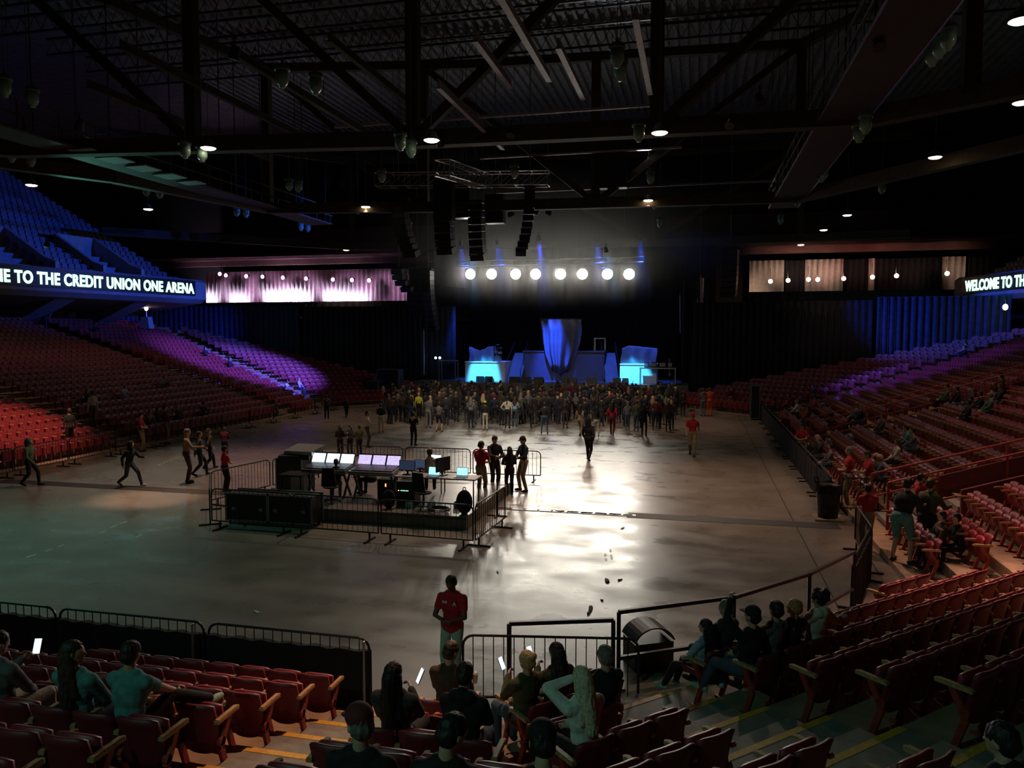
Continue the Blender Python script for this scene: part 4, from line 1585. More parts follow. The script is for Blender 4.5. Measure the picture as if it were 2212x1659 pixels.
# pink and white uplights of the far balcony
PB = [((476, 592), PINK, 1), ((489, 595), PINK, 1), ((533, 597), PINK, 1), ((568, 598), (.8, .9, 1), 0), ((612, 600), PINK, 1), ((662, 602), PINK, 1), ((720, 604), PINK, 1), ((761, 605), PINK, .8), ((798, 606), (1, .5, .6), .8),
      ((1664, 608), WARM, .3), ((1702, 606), WARM, .3), ((1746, 604), (1, .5, .35), .4), ((1766, 604), WARM, .4), ((1822, 602), (1, .4, .3), .5), ((1884, 599), (1, .4, .3), .5), ((1936, 596), WARM, .4), ((2045, 591), WARM, .4)]
for k, ((px, py), c, pw) in enumerate(PB):
    p = onY(px, py, 71)
    m = mat('balcony_lens_%d' % k, (1, 1, 1), emit=c, estr=(16 if pw >= .8 else 6), noise=0)
    m.name = 'balcony_lens'
    t = thing('balcony_lamp', 'small %s spotlight on the far balcony, %s from the left' % ('pink' if px < 850 else 'warm', ORD[k]), 'lamp', p, 0, 'small spotlights along the far balcony')
    MB().ell((0, -.1, 0), (.19, .08, .19)).build('lens', m, t)
    MB().cone((0, -.05, 0), (0, .35, .1), .20, .14, 10).build('lamp_body', M_BLACKP, t)
    MB().cone((0, .15, .1), (0, .15, 1.2), .025, .025, 6).build('bracket', M_BLACKP, t)
    if k % 2 == 0 or px > 850:
        up_ = 11.2 if px > 850 else 9.4
        spot((p.x, 70.6, p.z + .1), (p.x + .5, 74, up_), 750 * (1 if px < 850 else .35), c if px > 850 else (1.0, .45, .85), 95, 1.0)
for px, e in ((505, 700), (585, 1500), (635, 2000), (715, 1200), (765, 700), (435, 1100)):
    p = onY(px, 640, 72.9)
    t = thing('footlight', 'uplight hidden behind the drape rail at the foot of the pink curtains, px %s' % px if False else 'white uplight at the foot of the pale pink-washed curtains, %s along' % ORD[(505, 585, 635, 715, 765, 435).index(px)], 'lamp', (p.x, 72.9, 7.4), 0, 'uplights at the foot of the pink curtains')
    MB().box((0, 0, -.1), (.5, .2, .2)).build('lamp_body', M_BLACKP, t)
    spot((p.x, 72.6, 7.9), (p.x, 74.2, 9.6), e, (.95, .75, 1.0), 100, .9)
p = onY(1598, 655, 71)
spot((5.0, 70, 9.5), (4.4, 74, 8.5), 300, WARM, 80, 1)

# ------------------------------------------------------------------ barricades and rails


def barricade(a, b, label, group, z0=0.0, draped=False, feet=True, h=1.1, bars=True):
    a, b = Vector((*a, 0)), Vector((*b, 0))
    L = (b - a).length
    c = (a + b) / 2
    rz = math.atan2((b - a).y, (b - a).x)
    t = thing('barricade', label, 'barricade', (c.x, c.y, z0), rz, group)
    r = .15
    pts = []
    for (cx, cz, s0) in ((-L / 2 + r, h - r, 180), (L / 2 - r, h - r, 90)):
        for k in range(5):
            an = math.radians(s0 - k * 22.5)
            pts.append((cx + r * math.cos(an), 0, cz + r * math.sin(an)))
    pts = [(-L / 2, 0, .22)] + pts + [(L / 2, 0, .22), (-L / 2, 0, .22)]
    MB().tube(pts, .019, 8).build('frame', M_BLACKP, t)
    if bars:
        mb = MB()
        n = int((L - .2) / .13)
        for k in range(1, n):
            x = -L / 2 + L * k / n
            mb.cone((x, 0, .22), (x, 0, h - .01), .008, .008, 5)
        mb.build('bars', M_BLACKP, t)
    if feet:
        for s in (-1, 1):
            mb = MB().bar((s * (L / 2 - .25), -.30, .02), (s * (L / 2 - .25), .30, .02), .06, .04)
            mb.bar((s * (L / 2 - .25), 0, .03), (s * (L / 2 - .25), 0, .22), .04, .04)
            mb.build('foot', M_BLACKP, t)
    if draped:
        mb = MB()
        vs, fs = [], []
        n = 36
        for k in range(n + 1):
            x = -L / 2 - .02 + (L + .04) * k / n
            y = -.05 - .015 * math.sin(k * 1.9)
            vs += [(x, y, .02), (x, y * .8, h - .17 + .012 * math.sin(k * 1.1)), (x, -y, .02), (x, -y * .8, h - .17 + .012 * math.sin(k * 1.1))]
        for k in range(n):
            o = 4 * k
            fs += [(o, o + 4, o + 5, o + 1), (o + 6, o + 2, o + 3, o + 7), (o + 1, o + 5, o + 7, o + 3)]
        mb.add(vs, fs)
        mb.build('drape', M_BLACKC, t)
    return t


for k in range(4):
    x1 = -4.34 - 2.6 * k
    barricade((x1 - 2.52, 9.62), (x1, 9.62), 'black barricade hung with black cloth behind the first seat row, %s from the lit stair' % ORD[k], 'cloth-hung barricades before the near seats', draped=True)
barricade((-3.12, 10.05), (-.72, 10.49), 'open-barred black barricade right of the standing steward in front', 'open barricades before the near seats')
for x, y in ((-4.33, 9.42), (-7.0, 9.44)):
    t = thing('pole', 'thin grey pole at the end of a cloth-hung barricade, %s' % ('beside the lit stair' if x > -5 else 'farther from the lit stair'), 'pole', (x, y, .15))
    MB().cone((0, 0, 0), (0, 0, .98), .017, .017, 8).ell((0, 0, .98), (.024, .024, .024)).build('tube', M_CASEEDGE, t)


def rail_panel(pts, label, mid=(.55,), h=1.05, z0=.15, m=None, r=.028, posts=True, name='guard_rail', square=True, rise=None):
    m = m or M_BLACKP
    t = thing(name, label, 'railing', (0, 0, 0))
    P = [Vector(p) if len(p) == 3 else Vector((p[0], p[1], z0)) for p in pts]
    mb = MB()
    for f in (h,) + tuple(mid):
        for a, b in zip(P, P[1:]):
            (mb.bar if square else mb.cone)(*((a + Vector((0, 0, f)), b + Vector((0, 0, f)), r * 2, r * 2) if square else (a + Vector((0, 0, f)), b + Vector((0, 0, f)), r, r, 8)))
    mb.build('rail', m, t)
    for p in P if posts else ():
        MB().box((p.x, p.y, p.z + h / 2), (r * 2, r * 2, h)).build('post', m, t)
    return t


def g2(px, py, z=1.2):
    p = onz(px, py, z)
    return (p.x, p.y)


def inset(p, d=.06):
    return p


rail_panel([g2(1100, 1347), g2(1325, 1339)], 'black square-tube guard rail in front of the blond phone user', mid=(), h=1.05)
rail_panel([g2(1337, 1322), g2(1570, 1292)], 'black guard rail with a middle bar before the trash bin with a curved hood', mid=(.35,), h=1.05)
rail_panel([g2(1586, 1290), g2(1749, 1240), g2(1846, 1192)], 'long black guard rail bending round the corner behind the seated group', mid=(.35,), h=1.05)
pA, pB, pC = g2(1846, 1192), (3.75, 17.6), (4.0, 19.4)
barricade(pA, (3.72, 17.8), 'black cloth-hung barricade panel in front of the standing man in teal shorts', 'cloth-hung barricades at the corner', draped=True, z0=0)
barricade((3.78, 17.9), (3.9, 20.3), 'black barricade panel at the corner gap beside the steward seen from behind', 'cloth-hung barricades at the corner', draped=False)
barricade(g2(1820, 1032, 1.1), g2(1912, 1036, 1.1), 'black barricade set crosswise in front of two stewards in red', 'barricades by the stewards')
for k in range(10):
    y0 = 24.2 + 2.6 * k
    barricade((3.95, y0), (3.95, y0 + 2.5), 'black cloth-hung barricade along the right floor edge, %s from the trash bin' % ORD[k], 'barricades along the right floor edge', draped=True)
for k in range(15):
    y0 = 15.5 + 2.58 * k
    if abs(y0 - 29.6) < 1.2:
        continue
    barricade((-24.62, y0), (-24.62, y0 + 2.5), 'dark open-barred barricade along the left floor edge, %s counted from the camera end' % ORD[k], 'barricades along the left floor edge')
# red stair rails of the side stand
for y in (21.48, 23.42):
    mb = MB()
    x0, x1 = 6.6, 17.5
    z = lambda x: .15 + .294 * (x - 4.4)
    mb.add([(x0, y - .05, 0), (x1, y - .05, 0), (x1, y - .05, z(x1) + .75), (x0, y - .05, z(x0) + .55), (x0, y + .05, 0), (x1, y + .05, 0), (x1, y + .05, z(x1) + .75), (x0, y + .05, z(x0) + .55)],
           [(0, 1, 2, 3), (7, 6, 5, 4), (0, 4, 5, 1), (1, 5, 6, 2), (2, 6, 7, 3), (3, 7, 4, 0)])
    struct('wall_stair_cheek', mb, mat('dark_red_wall', (.13, .012, .014), .6, nscale=3))
for (y, lab) in ((21.5, 'nearer'), (23.4, 'farther')):
    pts = [(4.9 + 3.4 * k, y, .2 + 1.0 * k) for k in range(5)]
    rail_panel(pts, 'long red stair handrail climbing the side stand, %s of the near pair' % lab, mid=(.5,), h=1.25 if y < 22 else 1.15, m=M_REDIRON, r=.03, name='stair_rail', square=False)
for (y, lab) in ((35.7, 'nearer'), (37.3, 'farther')):
    pts = [(4.9 + 3.4 * k, y, .2 + 1.0 * k) for k in range(5)]
    rail_panel(pts, 'long red stair handrail climbing the side stand, %s of the far pair' % lab, mid=(.5,), h=1.2, m=M_REDIRON, r=.03, name='stair_rail', square=False)

# ------------------------------------------------------------------ mixing position on the floor
FG = 'open barricades around the mixing desks'
xs = [-12.85, -10.35, -7.8]
for k, x in enumerate(xs):
    barricade((x + .03, 18.25 - .1 * k), (x + 2.50, 18.15 - .1 * k), 'open black barricade in front of the mixing desks, %s from the left corner' % ORD[k], FG)
barricade((-14.35, 20.4), (-12.95, 18.35), 'black barricade seen nearly edge-on at the left corner of the mixing area', FG)
barricade((-14.4, 20.5), (-13.9, 23.0), 'open black barricade on the left flank of the mixing area, nearer one', FG)
barricade((-13.85, 23.1), (-13.3, 25.6), 'open black barricade on the left flank of the mixing area, farther one', FG)
for k in range(3):
    barricade((-13.1 + 2.6 * k, 26.6 + .1 * k), (-10.6 + 2.6 * k, 26.7 + .1 * k), 'open black barricade behind the mixing desks, %s from the left' % ORD[k], FG)
barricade((-5.25, 18.0), (-5.1, 20.4), 'black barricade at the right end of the mixing area beside the steward', FG)
RZ = .36
mb = MB().box((-9.3, 22.3, RZ / 2), (6.6, 5.2, RZ))
mb.box((-9.3, 19.69, RZ / 2 - .02), (6.6, .03, RZ - .1))
tag(mb.build('platform', M_PLY), 'low grey-topped platform carrying the mixing desks', 'platform')
for k, (a, b, w_) in enumerate(((545, 640, 0), (641, 738, 0))):
    p0, p1 = onz(a, 1108, 0), onz(b, 1112, 0)
    W_ = p1.x - p0.x
    t = thing('road_case', 'large black road case with pale edges standing in front of the desks, %s one' % ('left' if k == 0 else 'right'), 'case', ((p0.x + p1.x) / 2, 19.1, 0), 0, 'two large road cases before the desks')
    MB().box((0, 0, .50), (W_ - .06, .62, .74)).build('body', M_CASE, t)
    mb = MB()
    for sx in (-1, 1):
        for sy in (-1, 1):
            mb.box((sx * (W_ / 2 - .03), sy * .31, .50), (.045, .045, .78))
        for z in (.12, .88):
            mb.box((0, sx * .31, z), (W_ - .03, .045, .045))
    mb.build('edge_trim', M_CASEEDGE, t)
    mb = MB()
    for sx in (-.3, .3):
        mb.box((sx * W_, -.325, .45), (.12, .02, .08))
    mb.build('latch', M_CASEEDGE, t)
    for sx in (-1, 1):
        for sy in (-1, 1):
            MB().cone((sx * (W_ / 2 - .1) - .02, sy * .22, .055), (sx * (W_ / 2 - .1) + .02, sy * .22, .055), .055, .055, 10).build('wheel', M_BLACKP, t)


def screen_mat(name, c1, c2, strength, scale):
    m = bpy.data.materials.new(name)
    m.use_nodes = True
    nt = m.node_tree
    b = nt.nodes['Principled BSDF']
    b.inputs['Base Color'].default_value = (.02, .02, .03, 1)
    tc = nt.nodes.new('ShaderNodeTexCoord')
    br = nt.nodes.new('ShaderNodeTexBrick')
    br.inputs['Color1'].default_value = (*c1, 1)
    br.inputs['Color2'].default_value = (*c2, 1)
    br.inputs['Mortar'].default_value = (.02, .03, .06, 1)
    br.inputs['Scale'].default_value = scale
    br.inputs['Mortar Size'].default_value = .03
    nt.links.new(tc.outputs['Generated'], br.inputs[0])
    nt.links.new(br.outputs[0], b.inputs['Emission Color'])
    b.inputs['Emission Strength'].default_value = strength
    return m


M_SCR_W = screen_mat('bright_mixer_screen', (.55, .75, 1), (.9, 1, 1), 2.6, 6)
M_SCR_P = screen_mat('violet_mixer_screen', (.45, .35, .95), (.85, .75, 1), 1.6, 8)
M_SCR_B = screen_mat('dark_blue_screen', (.02, .05, .30), (.03, .08, .4), .9, 3)
M_SCR_C = screen_mat('cyan_laptop_screen', (.15, .55, .95), (.6, .95, 1), 2.0, 6)
M_PHONE = mat('phone_screen', (.1, .1, .1), emit=(.60, .78, 1.0), estr=1.8, noise=0)
DY = 21.3
TB = RZ + .78


def pxX(px, Y=DY, z=1.1):
    # x at floor depth Y for a pixel column at height z (approximate, small pitch)
    lo, hi = -40, 30
    for _ in range(40):
        mid = (lo + hi) / 2
        if proj(mid, Y, z)[0] < px:
            lo = mid
        else:
            hi = mid
    return lo


def flat_box(name, parent, c, d, m, rx=0.0, rz=0.0):
    M_ = Matrix.Rotation(rz, 3, 'Z') @ Matrix.Rotation(rx, 3, 'X')
    return MB().box(c, d, M=M_).build(name, m, parent)


def console(pa_, pb_, label, scr, nscr=3):
    xa, xb = pxX(pa_), pxX(pb_)
    W_ = xb - xa
    t = thing('mixing_desk', label, 'mixing desk', ((xa + xb) / 2, DY, RZ))
    flat_box('body', t, (0, 0, .86), (W_, .75, .12), M_CASEEDGE, math.radians(8))
    flat_box('fader_surface', t, (0, -.05, .935), (W_ * .95, .55, .02), M_BLACKP, math.radians(8))
    mb = MB()
    M_ = Matrix.Rotation(math.radians(8), 3, 'X')
    for j in range(24):
        mb.box((-W_ * .45 + W_ * .9 * j / 23, -.12 + .05 * ((j * 7) % 3), .945), (.012, .03, .02), M=M_)
    mb.build('faders', M_ALU, t)
    flat_box('screen_hood', t, (0, .34, 1.11), (W_ * .98, .06, .36), M_BLACKP, math.radians(-28))
    for j in range(nscr):
        x = -W_ / 2 + W_ * (j + .5) / nscr
        flat_box('screen', t, (x, .305, 1.12), (W_ / nscr * .88, .02, .29), scr, math.radians(-28))
    for sx in (-1, 1):
        mb = MB().bar((sx * W_ * .42, -.25, 0), (sx * W_ * .42, .25, .8), .05, .05)
        mb.bar((sx * W_ * .42, .25, 0), (sx * W_ * .42, -.25, .8), .05, .05)
        mb.build('leg', M_BLACKP, t)
    return t


console(664, 757, 'mixing desk with three bright blue-white screens', M_SCR_W)
console(764, 858, 'mixing desk with violet screens right of the bright one', M_SCR_P)
# tall case with raised lids at the left end
xa, xb = pxX(600, 21.6), pxX(655, 21.6)
t = thing('equipment_rack', 'tall dark rack case with lids stacked on top, left of the bright mixing desk', 'case', ((xa + xb) / 2, 21.9, 0))
MB().box((0, 0, .62 + RZ / 2), (xb - xa, .8, 1.24)).build('body', M_CASE, t)
mb = MB()
for sx in (-1, 1):
    for sy in (-1, 1):
        mb.box((sx * (xb - xa) / 2, sy * .4, .62 + RZ / 2), (.04, .04, 1.26))
mb.build('edge_trim', M_CASEEDGE, t)
flat_box('lid', t, (.15, -.05, 1.50), (1.0, .8, .12), M_CASE, math.radians(6), .1)
flat_box('lid', t, (.32, .05, 1.66), (1.0, .8, .12), M_CASEEDGE, math.radians(9), -.08)


def desk(pa_, pb_, Y, label, z=TB, dep=.7, m=None):
    xa, xb = pxX(pa_, Y), pxX(pb_, Y)
    t = thing('folding_table', label, 'table', ((xa + xb) / 2, Y, RZ if z == TB else 0))
    hz = .76
    MB().box((0, 0, hz), (xb - xa, dep, .04)).build('tabletop', m or M_CASEEDGE, t)
    for sx in (-1, 1):
        for sy in (-1, 1):
            MB().cone((sx * ((xb - xa) / 2 - .08), sy * (dep / 2 - .08), 0), (sx * ((xb - xa) / 2 - .08), sy * (dep / 2 - .08), hz), .02, .02, 6).build('leg', M_BLACKP, t)
    return t


M_TABLEW = mat('pale_table_top', (.34, .30, .27), .5)
desk(614, 664, 20.7, 'small dark table left of the mixing desks', m=M_BLACKP)
desk(860, 1034, 21.3, 'long pale folding table with laptops right of the mixing desks', m=M_TABLEW)


def laptop(px, Y, label, scr, wd=.36, ang=0.0, z=TB, tilt=-14):
    x = pxX(px, Y)
    t = thing('laptop', label, 'laptop', (x, Y, z), ang)
    MB().box((0, -.02, .012), (wd, .25, .018)).build('base', M_CASEEDGE, t)
    MB().box((0, -.02, .0225), (wd * .85, .12, .003)).build('keyboard', M_BLACKP, t)
    flat_box('lid', t, (0, .14, .14), (wd, .012, .25), M_BLACKP, math.radians(tilt))
    flat_box('screen', t, (0, .130, .14), (wd * .93, .006, .225), scr, math.radians(tilt))
    return t


laptop(935, 21.15, 'open laptop with a bright cyan screen in front of the man in the pale jacket', M_SCR_C)
laptop(996, 21.25, 'open laptop with a pale blue screen at the right end of the long table', M_SCR_C)
laptop(936, 22.6, 'white glowing laptop raised behind the man in the pale jacket', mat('white_screen', (.1, .1, .1), emit=(.65, .85, 1), estr=2.4, noise=0), .42, -.2, TB + .12)


def monitor(px, Y, wd, ht, label, scr, z=TB, ang=0.0):
    x = pxX(px, Y)
    t = thing('monitor', label, 'monitor', (x, Y, z), ang)
    MB().box((0, 0, .01), (.24, .18, .02)).build('base', M_BLACKP, t)
    MB().box((0, .03, .12), (.05, .03, .24)).build('stand', M_BLACKP, t)
    MB().box((0, 0, .12 + ht / 2), (wd, .035, ht)).build('housing', M_BLACKP, t)
    MB().box((0, -.019, .12 + ht / 2), (wd * .94, .004, ht * .9)).build('screen', scr, t)
    return t


monitor(880, 21.3, .50, .30, 'dark blue computer monitor, the front one left of the man in the pale jacket', M_SCR_B)
monitor(853, 21.75, .34, .26, 'small violet monitor behind the dark blue one', M_SCR_P)
monitor(907, 21.8, .34, .26, 'small violet-lit monitor partly hidden behind the man in the pale jacket', M_SCR_P)
monitor(957, 21.4, .60, .42, 'large black monitor turned nearly edge-on beside the laptops', M_JOIST, ang=1.15)
desk(905, 962, 22.6, 'narrow table behind the man in the pale jacket', dep=.5, m=M_BLACKP)
x = pxX(877, 20.6)
t = thing('equipment_rack', 'black equipment rack with small green and orange lights under the desk', 'case', (x, 20.75, RZ))
MB().box((0, .05, .36), (.56, .5, .70)).build('body', M_CASE, t)
mb = MB()
for z in (.15, .3, .45, .6):
    mb.box((0, -.21, z), (.50, .02, .11))
mb.build('rack_panel', M_BLACKP, t)
mb = MB()
for k in range(5):
    mb.box((-.12 + .05 * k, -.225, .45), (.02, .01, .02))
mb.build('indicator_light', mat('green_indicator', (.1, 1, .3), emit=(.2, 1, .45), estr=6, noise=0), t)
MB().box((-.2, -.225, .45), (.03, .01, .02)).build('indicator_light', mat('orange_indicator', (1, .3, .05), emit=(1, .3, .05), estr=6, noise=0), t)
x = pxX(823, 21.0)
t = thing('equipment_rack', 'low dark rack with one red light below the violet mixing desk', 'case', (x, 21.5, RZ))
MB().box((0, 0, .3), (.5, .4, .58)).build('body', M_CASE, t)
MB().box((.02, -.21, .42), (.03, .01, .09)).build('indicator_light', mat('red_indicator', (1, .1, .05), emit=(1, .15, .06), estr=8, noise=0), t)


def office_chair(px, Y, label, ang=0.0, back=True, z=RZ):
    x = pxX(px, Y, .6)
    t = thing('office_chair', label, 'chair', (x, Y, z), ang)
    mb = MB()
    mb.ell((0, 0, .46), (.24, .24, .05))
    mb.build('seat', M_BLACKC, t, smooth=True)
    MB().slab(6, 6, lambda u, v: ((u - .5) * .44 * (1 - .2 * v), -.22 - .06 * v + .03 * (2 * u - 1) ** 2, .52 + .55 * v), .05).build('backrest', M_BLACKC, t, smooth=True)
    MB().cone((0, 0, .08), (0, 0, .44), .03, .03, 8).build('column', M_BLACKP, t)
    for k in range(5):
        a = 2 * math.pi * k / 5
        MB().bar((0, 0, .08), (.27 * math.cos(a), .27 * math.sin(a), .06), .04, .03).ell((.27 * math.cos(a), .27 * math.sin(a), .035), (.03, .03, .03)).build('leg', M_BLACKP, t)
    return t


office_chair(715, 20.5, 'black office chair in front of the bright mixing desk', .2)
office_chair(915, 20.35, 'black office chair between the rack and the long table', -.3)


def bag(px, py, label, s=1.0, z=0, Y=None):
    p = onz(px, py, z) if Y is None else Vector((pxX(px, Y, z + .2), Y, z))
    t = thing('backpack', label, 'bag', (p.x, p.y, z), .3)
    MB().ell((0, 0, .24 * s), (.17 * s, .12 * s, .25 * s), 14, 10).ell((0, -.10 * s, .16 * s), (.12 * s, .06 * s, .12 * s)).build('body', M_BLACKC, t, smooth=True)
    MB().tube([(-.04, .02, .46 * s), (-.03, .02, .54 * s), (.03, .02, .54 * s), (.04, .02, .46 * s)], .012).build('handle', M_BLACKP, t)
    return t


bag(840, 0, 'black backpack set before the rack with green lights', 1.1, RZ, 20.2)
bag(1003, 0, 'large black bag hanging at the right corner of the platform', 1.35, RZ, 20.05)
t = thing('foam_panel', 'pale tilted panel leaning under the small dark table', 'panel', (pxX(645, 21.0, .7), 20.9, RZ + .02))
flat_box('panel', t, (0, 0, .32), (.34, .05, .62), M_WHITE, math.radians(10), .5)
flat_box('rim', t, (0, .012, .32), (.38, .03, .66), M_CASEEDGE, math.radians(10), .5)
mb = MB()
for k in range(26):
    a = k * .9
    r = .30 + .03 * math.sin(k)
    p0 = (r * math.cos(a), r * .8 * math.sin(a), .03 + .004 * k)
    a2 = (k + 1) * .9
    mb.cone(p0, (r * math.cos(a2), r * .8 * math.sin(a2), .034 + .004 * k), .014, .014, 5)
tag(mb.build('cable_coil', M_BLACKP, loc=(pxX(945, 19.95, .4), 20.05, RZ)), 'loose coil of black cable on the platform edge below the long table', 'cable')
for k, px in enumerate((884, 932, 988, 1024)):
    p = onz(px, 1092 if k < 3 else 1095, RZ + .06) if k < 3 else onz(1024, 1098, .08)
    t = thing('water_pack', 'small clear pack of water bottles near the platform edge, %s from the left' % ORD[k], 'bottles', (p.x, max(p.y, 19.85) if k < 3 else p.y, RZ if k < 3 else 0), 0, 'clear water packs at the platform')
    mg = mat('clear_teal_plastic', (.35, .62, .66), .15, nscale=40, noise=.5)
    mb = MB()
    for a in (-1, 0, 1):
        for b in (-1, 0, 1):
            mb.lathe([(.03, 0), (.03, .12), (.012, .16), (.012, .18)], (a * .066, b * .066, .0), 8)
    mb.build('bottles', mg, t)
for k, (xa_, za, ya) in enumerate(((-11.2, 0, 20.3),)):
    pass
t = thing('sign_stand', 'slim dark stand post at the right end of the mixing area beside the stewards', 'stand', (*g2(1074, 1115, 0), 0))
MB().cone((0, 0, .02), (0, 0, 1.75), .022, .022, 8).build('pole', M_BLACKP, t)
MB().bar((-.3, 0, .02), (.3, 0, .02), .05, .03).bar((0, -.25, .02), (0, .25, .02), .05, .03).build('foot', M_BLACKP, t)

# ------------------------------------------------------------------ floor details
mb = MB()
for (x0, x1) in ((-24.4, -14.9), (-1.9, 3.9)):
    mb.box(((x0 + x1) / 2, 22.45, .004), (x1 - x0, .62, .008))
mb.box((-8.4, 22.42, .004), (13, .30, .008))
struct('floor_strip', mb, mat('dark_rubber_strip', (.035, .033, .032), .7, nscale=3))
mb = MB()
for k in range(9):
    mb.box((-5.2 + .42 * k, 22.42, .009), (.36, .16, .008))
mb.box((-2.9, 22.42, .009), (2.3, .2, .008))
struct('floor_plate', mb, M_CASEEDGE)
mb = MB()
mb.box((2.75, 33, .002), (.03, 46, .004))
mb.box((-10, 41.0, .002), (27, .04, .004))
struct('floor_joint', mb, M_DARKWALL)
M_TAPE = mat('pale_floor_tape', (.62, .70, .66), .5)
TAPE = [((340, 1005), (392, 985)), ((215, 1152), (236, 1143)), ((236, 1141), (276, 1125)), ((55, 1205), (92, 1193)), ((95, 1192), (148, 1173)), ((107, 1148), (127, 1143)), ((290, 1162), (310, 1153)), ((1307, 1195), (1310, 1215)), ((1318, 1185), (1322, 1210))]
for k, (a, b) in enumerate(TAPE):
    p, q = onz(*a, .004), onz(*b, .004)
    L = (q - p).length
    n_ = max(1, int(L / .35))
    mb = MB()
    rr = random.Random(k)
    for j in range(n_):
        f0, f1 = j / n_ + .04, (j + .55 + .3 * rr.random()) / n_
        mb.bar(p.lerp(q, f0), p.lerp(q, f1), .05, .004)
    tag(mb.build('tape_mark', M_TAPE), 'worn broken strip of pale tape on the bare floor, %s counted from the left cluster' % ORD[k], 'tape', 'worn tape marks on the floor')
for k, (px, py, s, w_) in enumerate(((1311, 1254, .10, 0), (1340, 1252, .04, 0), (1276, 1314, .10, 0), (1272, 1323, .06, 0), (1075, 1235, .05, 1), (555, 1322, .06, 1), (1345, 1140, .09, 1), (1300, 1296, .03, 0))):
    p = onz(px, py, .01)
    mb = MB()
    rr = random.Random(k)
    vs = [(s * (1.2 + .5 * rr.random()) * math.cos(a), s * .35 * (1 + .5 * rr.random()) * math.sin(a), .01 + .02 * rr.random()) for a in [2 * math.pi * j / 9 for j in range(9)]]
    n_ = len(vs)
    mb.add(vs + [(x, y, 0) for x, y, z in vs], [tuple(range(n_)), tuple(range(2 * n_ - 1, n_ - 1, -1))] + [(j, n_ + j, n_ + (j + 1) % n_, (j + 1) % n_) for j in range(n_)])
    tag(mb.build('paper_scrap', M_WHITE if w_ else M_CLOTH['charcoal'], loc=(p.x, p.y, 0), rz=rr.random() * 3), '%s crumpled scrap lying on the open floor, %s of the litter' % ('pale' if w_ else 'dark', ORD[k]), 'litter', 'scraps on the open floor')
# bin at the right edge
p = onz(1785, 1112, 0)
t = thing('trash_bin', 'large black trash bin with a bag liner at the right floor edge', 'bin', (p.x - .05, 23.3, 0))
MB().box((0, 0, .03), (.78, .78, .06)).build('base', M_CONC, t)
MB().lathe([(.27, .06), (.31, .5), (.35, .95), (.36, 1.0), (.33, 1.0), (.31, .95)], n=20).build('body', M_BLACKP, t, smooth=True)
mb = MB()
vs = []
for k in range(28):
    a = 2 * math.pi * k / 28
    r_ = .375 + .012 * math.sin(k * 2.3)
    vs += [(r_ * math.cos(a), r_ * math.sin(a), .78 + .03 * math.sin(k * 1.7)), (.37 * math.cos(a), .37 * math.sin(a), 1.03 + .03 * math.sin(k * 1.3))]
mb.add(vs, [(2 * k, 2 * ((k + 1) % 28), 2 * ((k + 1) % 28) + 1, 2 * k + 1) for k in range(28)])
mb.build('bag_liner', M_BLACKC, t)
for s in (-1, 1):
    MB().tube([(s * .34, 0, 1.0), (s * .40, 0, 1.22), (s * .30, 0, 1.22), (s * .27, 0, 1.0)], .02).build('handle', M_BLACKP, t)
# hooded bin by the rail
p = onz(1392, 1420, .15)
t = thing('trash_bin', 'low black bin with a curved open hood by the guard rail', 'bin', (p.x + .05, p.y + .1, 0), math.radians(28))
MB().box((0, 0, .22), (.66, .48, .44)).build('body', M_BLACKP, t)
mb = MB()
n_ = 12
vs = []
for j in range(n_ + 1):
    a = math.radians(20 + 140 * j / n_)
    for yy in (-.26, .26):
        for rr in (.37, .345):
            vs.append((rr * math.cos(a), yy, .36 + rr * .9 * math.sin(a)))
fs = []
for j in range(n_):
    o = 4 * j
    fs += [(o, o + 2, o + 6, o + 4), (o + 1, o + 5, o + 7, o + 3), (o, o + 4, o + 5, o + 1), (o + 2, o + 3, o + 7, o + 6)]
fs += [(0, 1, 3, 2), (4 * n_, 4 * n_ + 2, 4 * n_ + 3, 4 * n_ + 1)]
mb.add(vs, fs)
mb.build('hood', M_BLACKP, t)
# globe lamp and white box near the top of the lit aisle
p = onz(357, 690, 5.9)
pl = P1L - dL * 1.6 + nL * 3.0
t = thing('globe_lamp', 'small glowing globe lamp on a pole at the top of the blue-lit stairs', 'lamp', (*(pl.xy), 5.75))
MB().cone((0, 0, 0), (0, 0, 1.5), .03, .03, 6).build('pole', M_ALU, t)
MB().ell((0, 0, 1.55), (.14, .14, .17)).build('globe', mat('globe_glass', (1, .8, .7), emit=(1, .62, .5), estr=9, noise=0), t, smooth=True)
MB().add([(-.45, -.3, 0), (.45, -.3, 0), (.45, .3, 0), (-.45, .3, 0), (-.3, -.25, .9), (.3, -.25, .9), (.3, .25, .9), (-.3, .25, .9)], [(3, 2, 1, 0), (4, 5, 6, 7), (0, 1, 5, 4), (1, 2, 6, 5), (2, 3, 7, 6), (3, 0, 4, 7)]).build('plinth', M_BLUEPLASTER, t)
p = onz(2172, 655, 7.3)
t = thing('ceiling_lamp', 'small warm lamp glowing under the right balcony', 'lamp', (p.x, p.y, 7.05))
MB().cone((0, 0, .12), (0, 0, .5), .02, .02, 6).build('stem', M_ALU, t)
MB().ell((0, 0, 0), (.16, .16, .2)).build('globe', MATS['globe_glass'], t, smooth=True)
spot((pl.x, pl.y, 7.3), (pl.x, pl.y, 4), 60, (1, .7, .5), 140, 1)

# ------------------------------------------------------------------ people near the camera (seated)
def seat_spot(b, i, al):
    e = {'A': 'NE', 'B': 'NE', 'C': 'ND', 'D': 'ND', 'E': 'R'}[b]
    (nx, ny), _ = EDGES[e]
    p = pt(e, back_off(e, i) - .25, al)
    return (p[0], p[1], tread(i) + .005), math.atan2(nx, -ny)


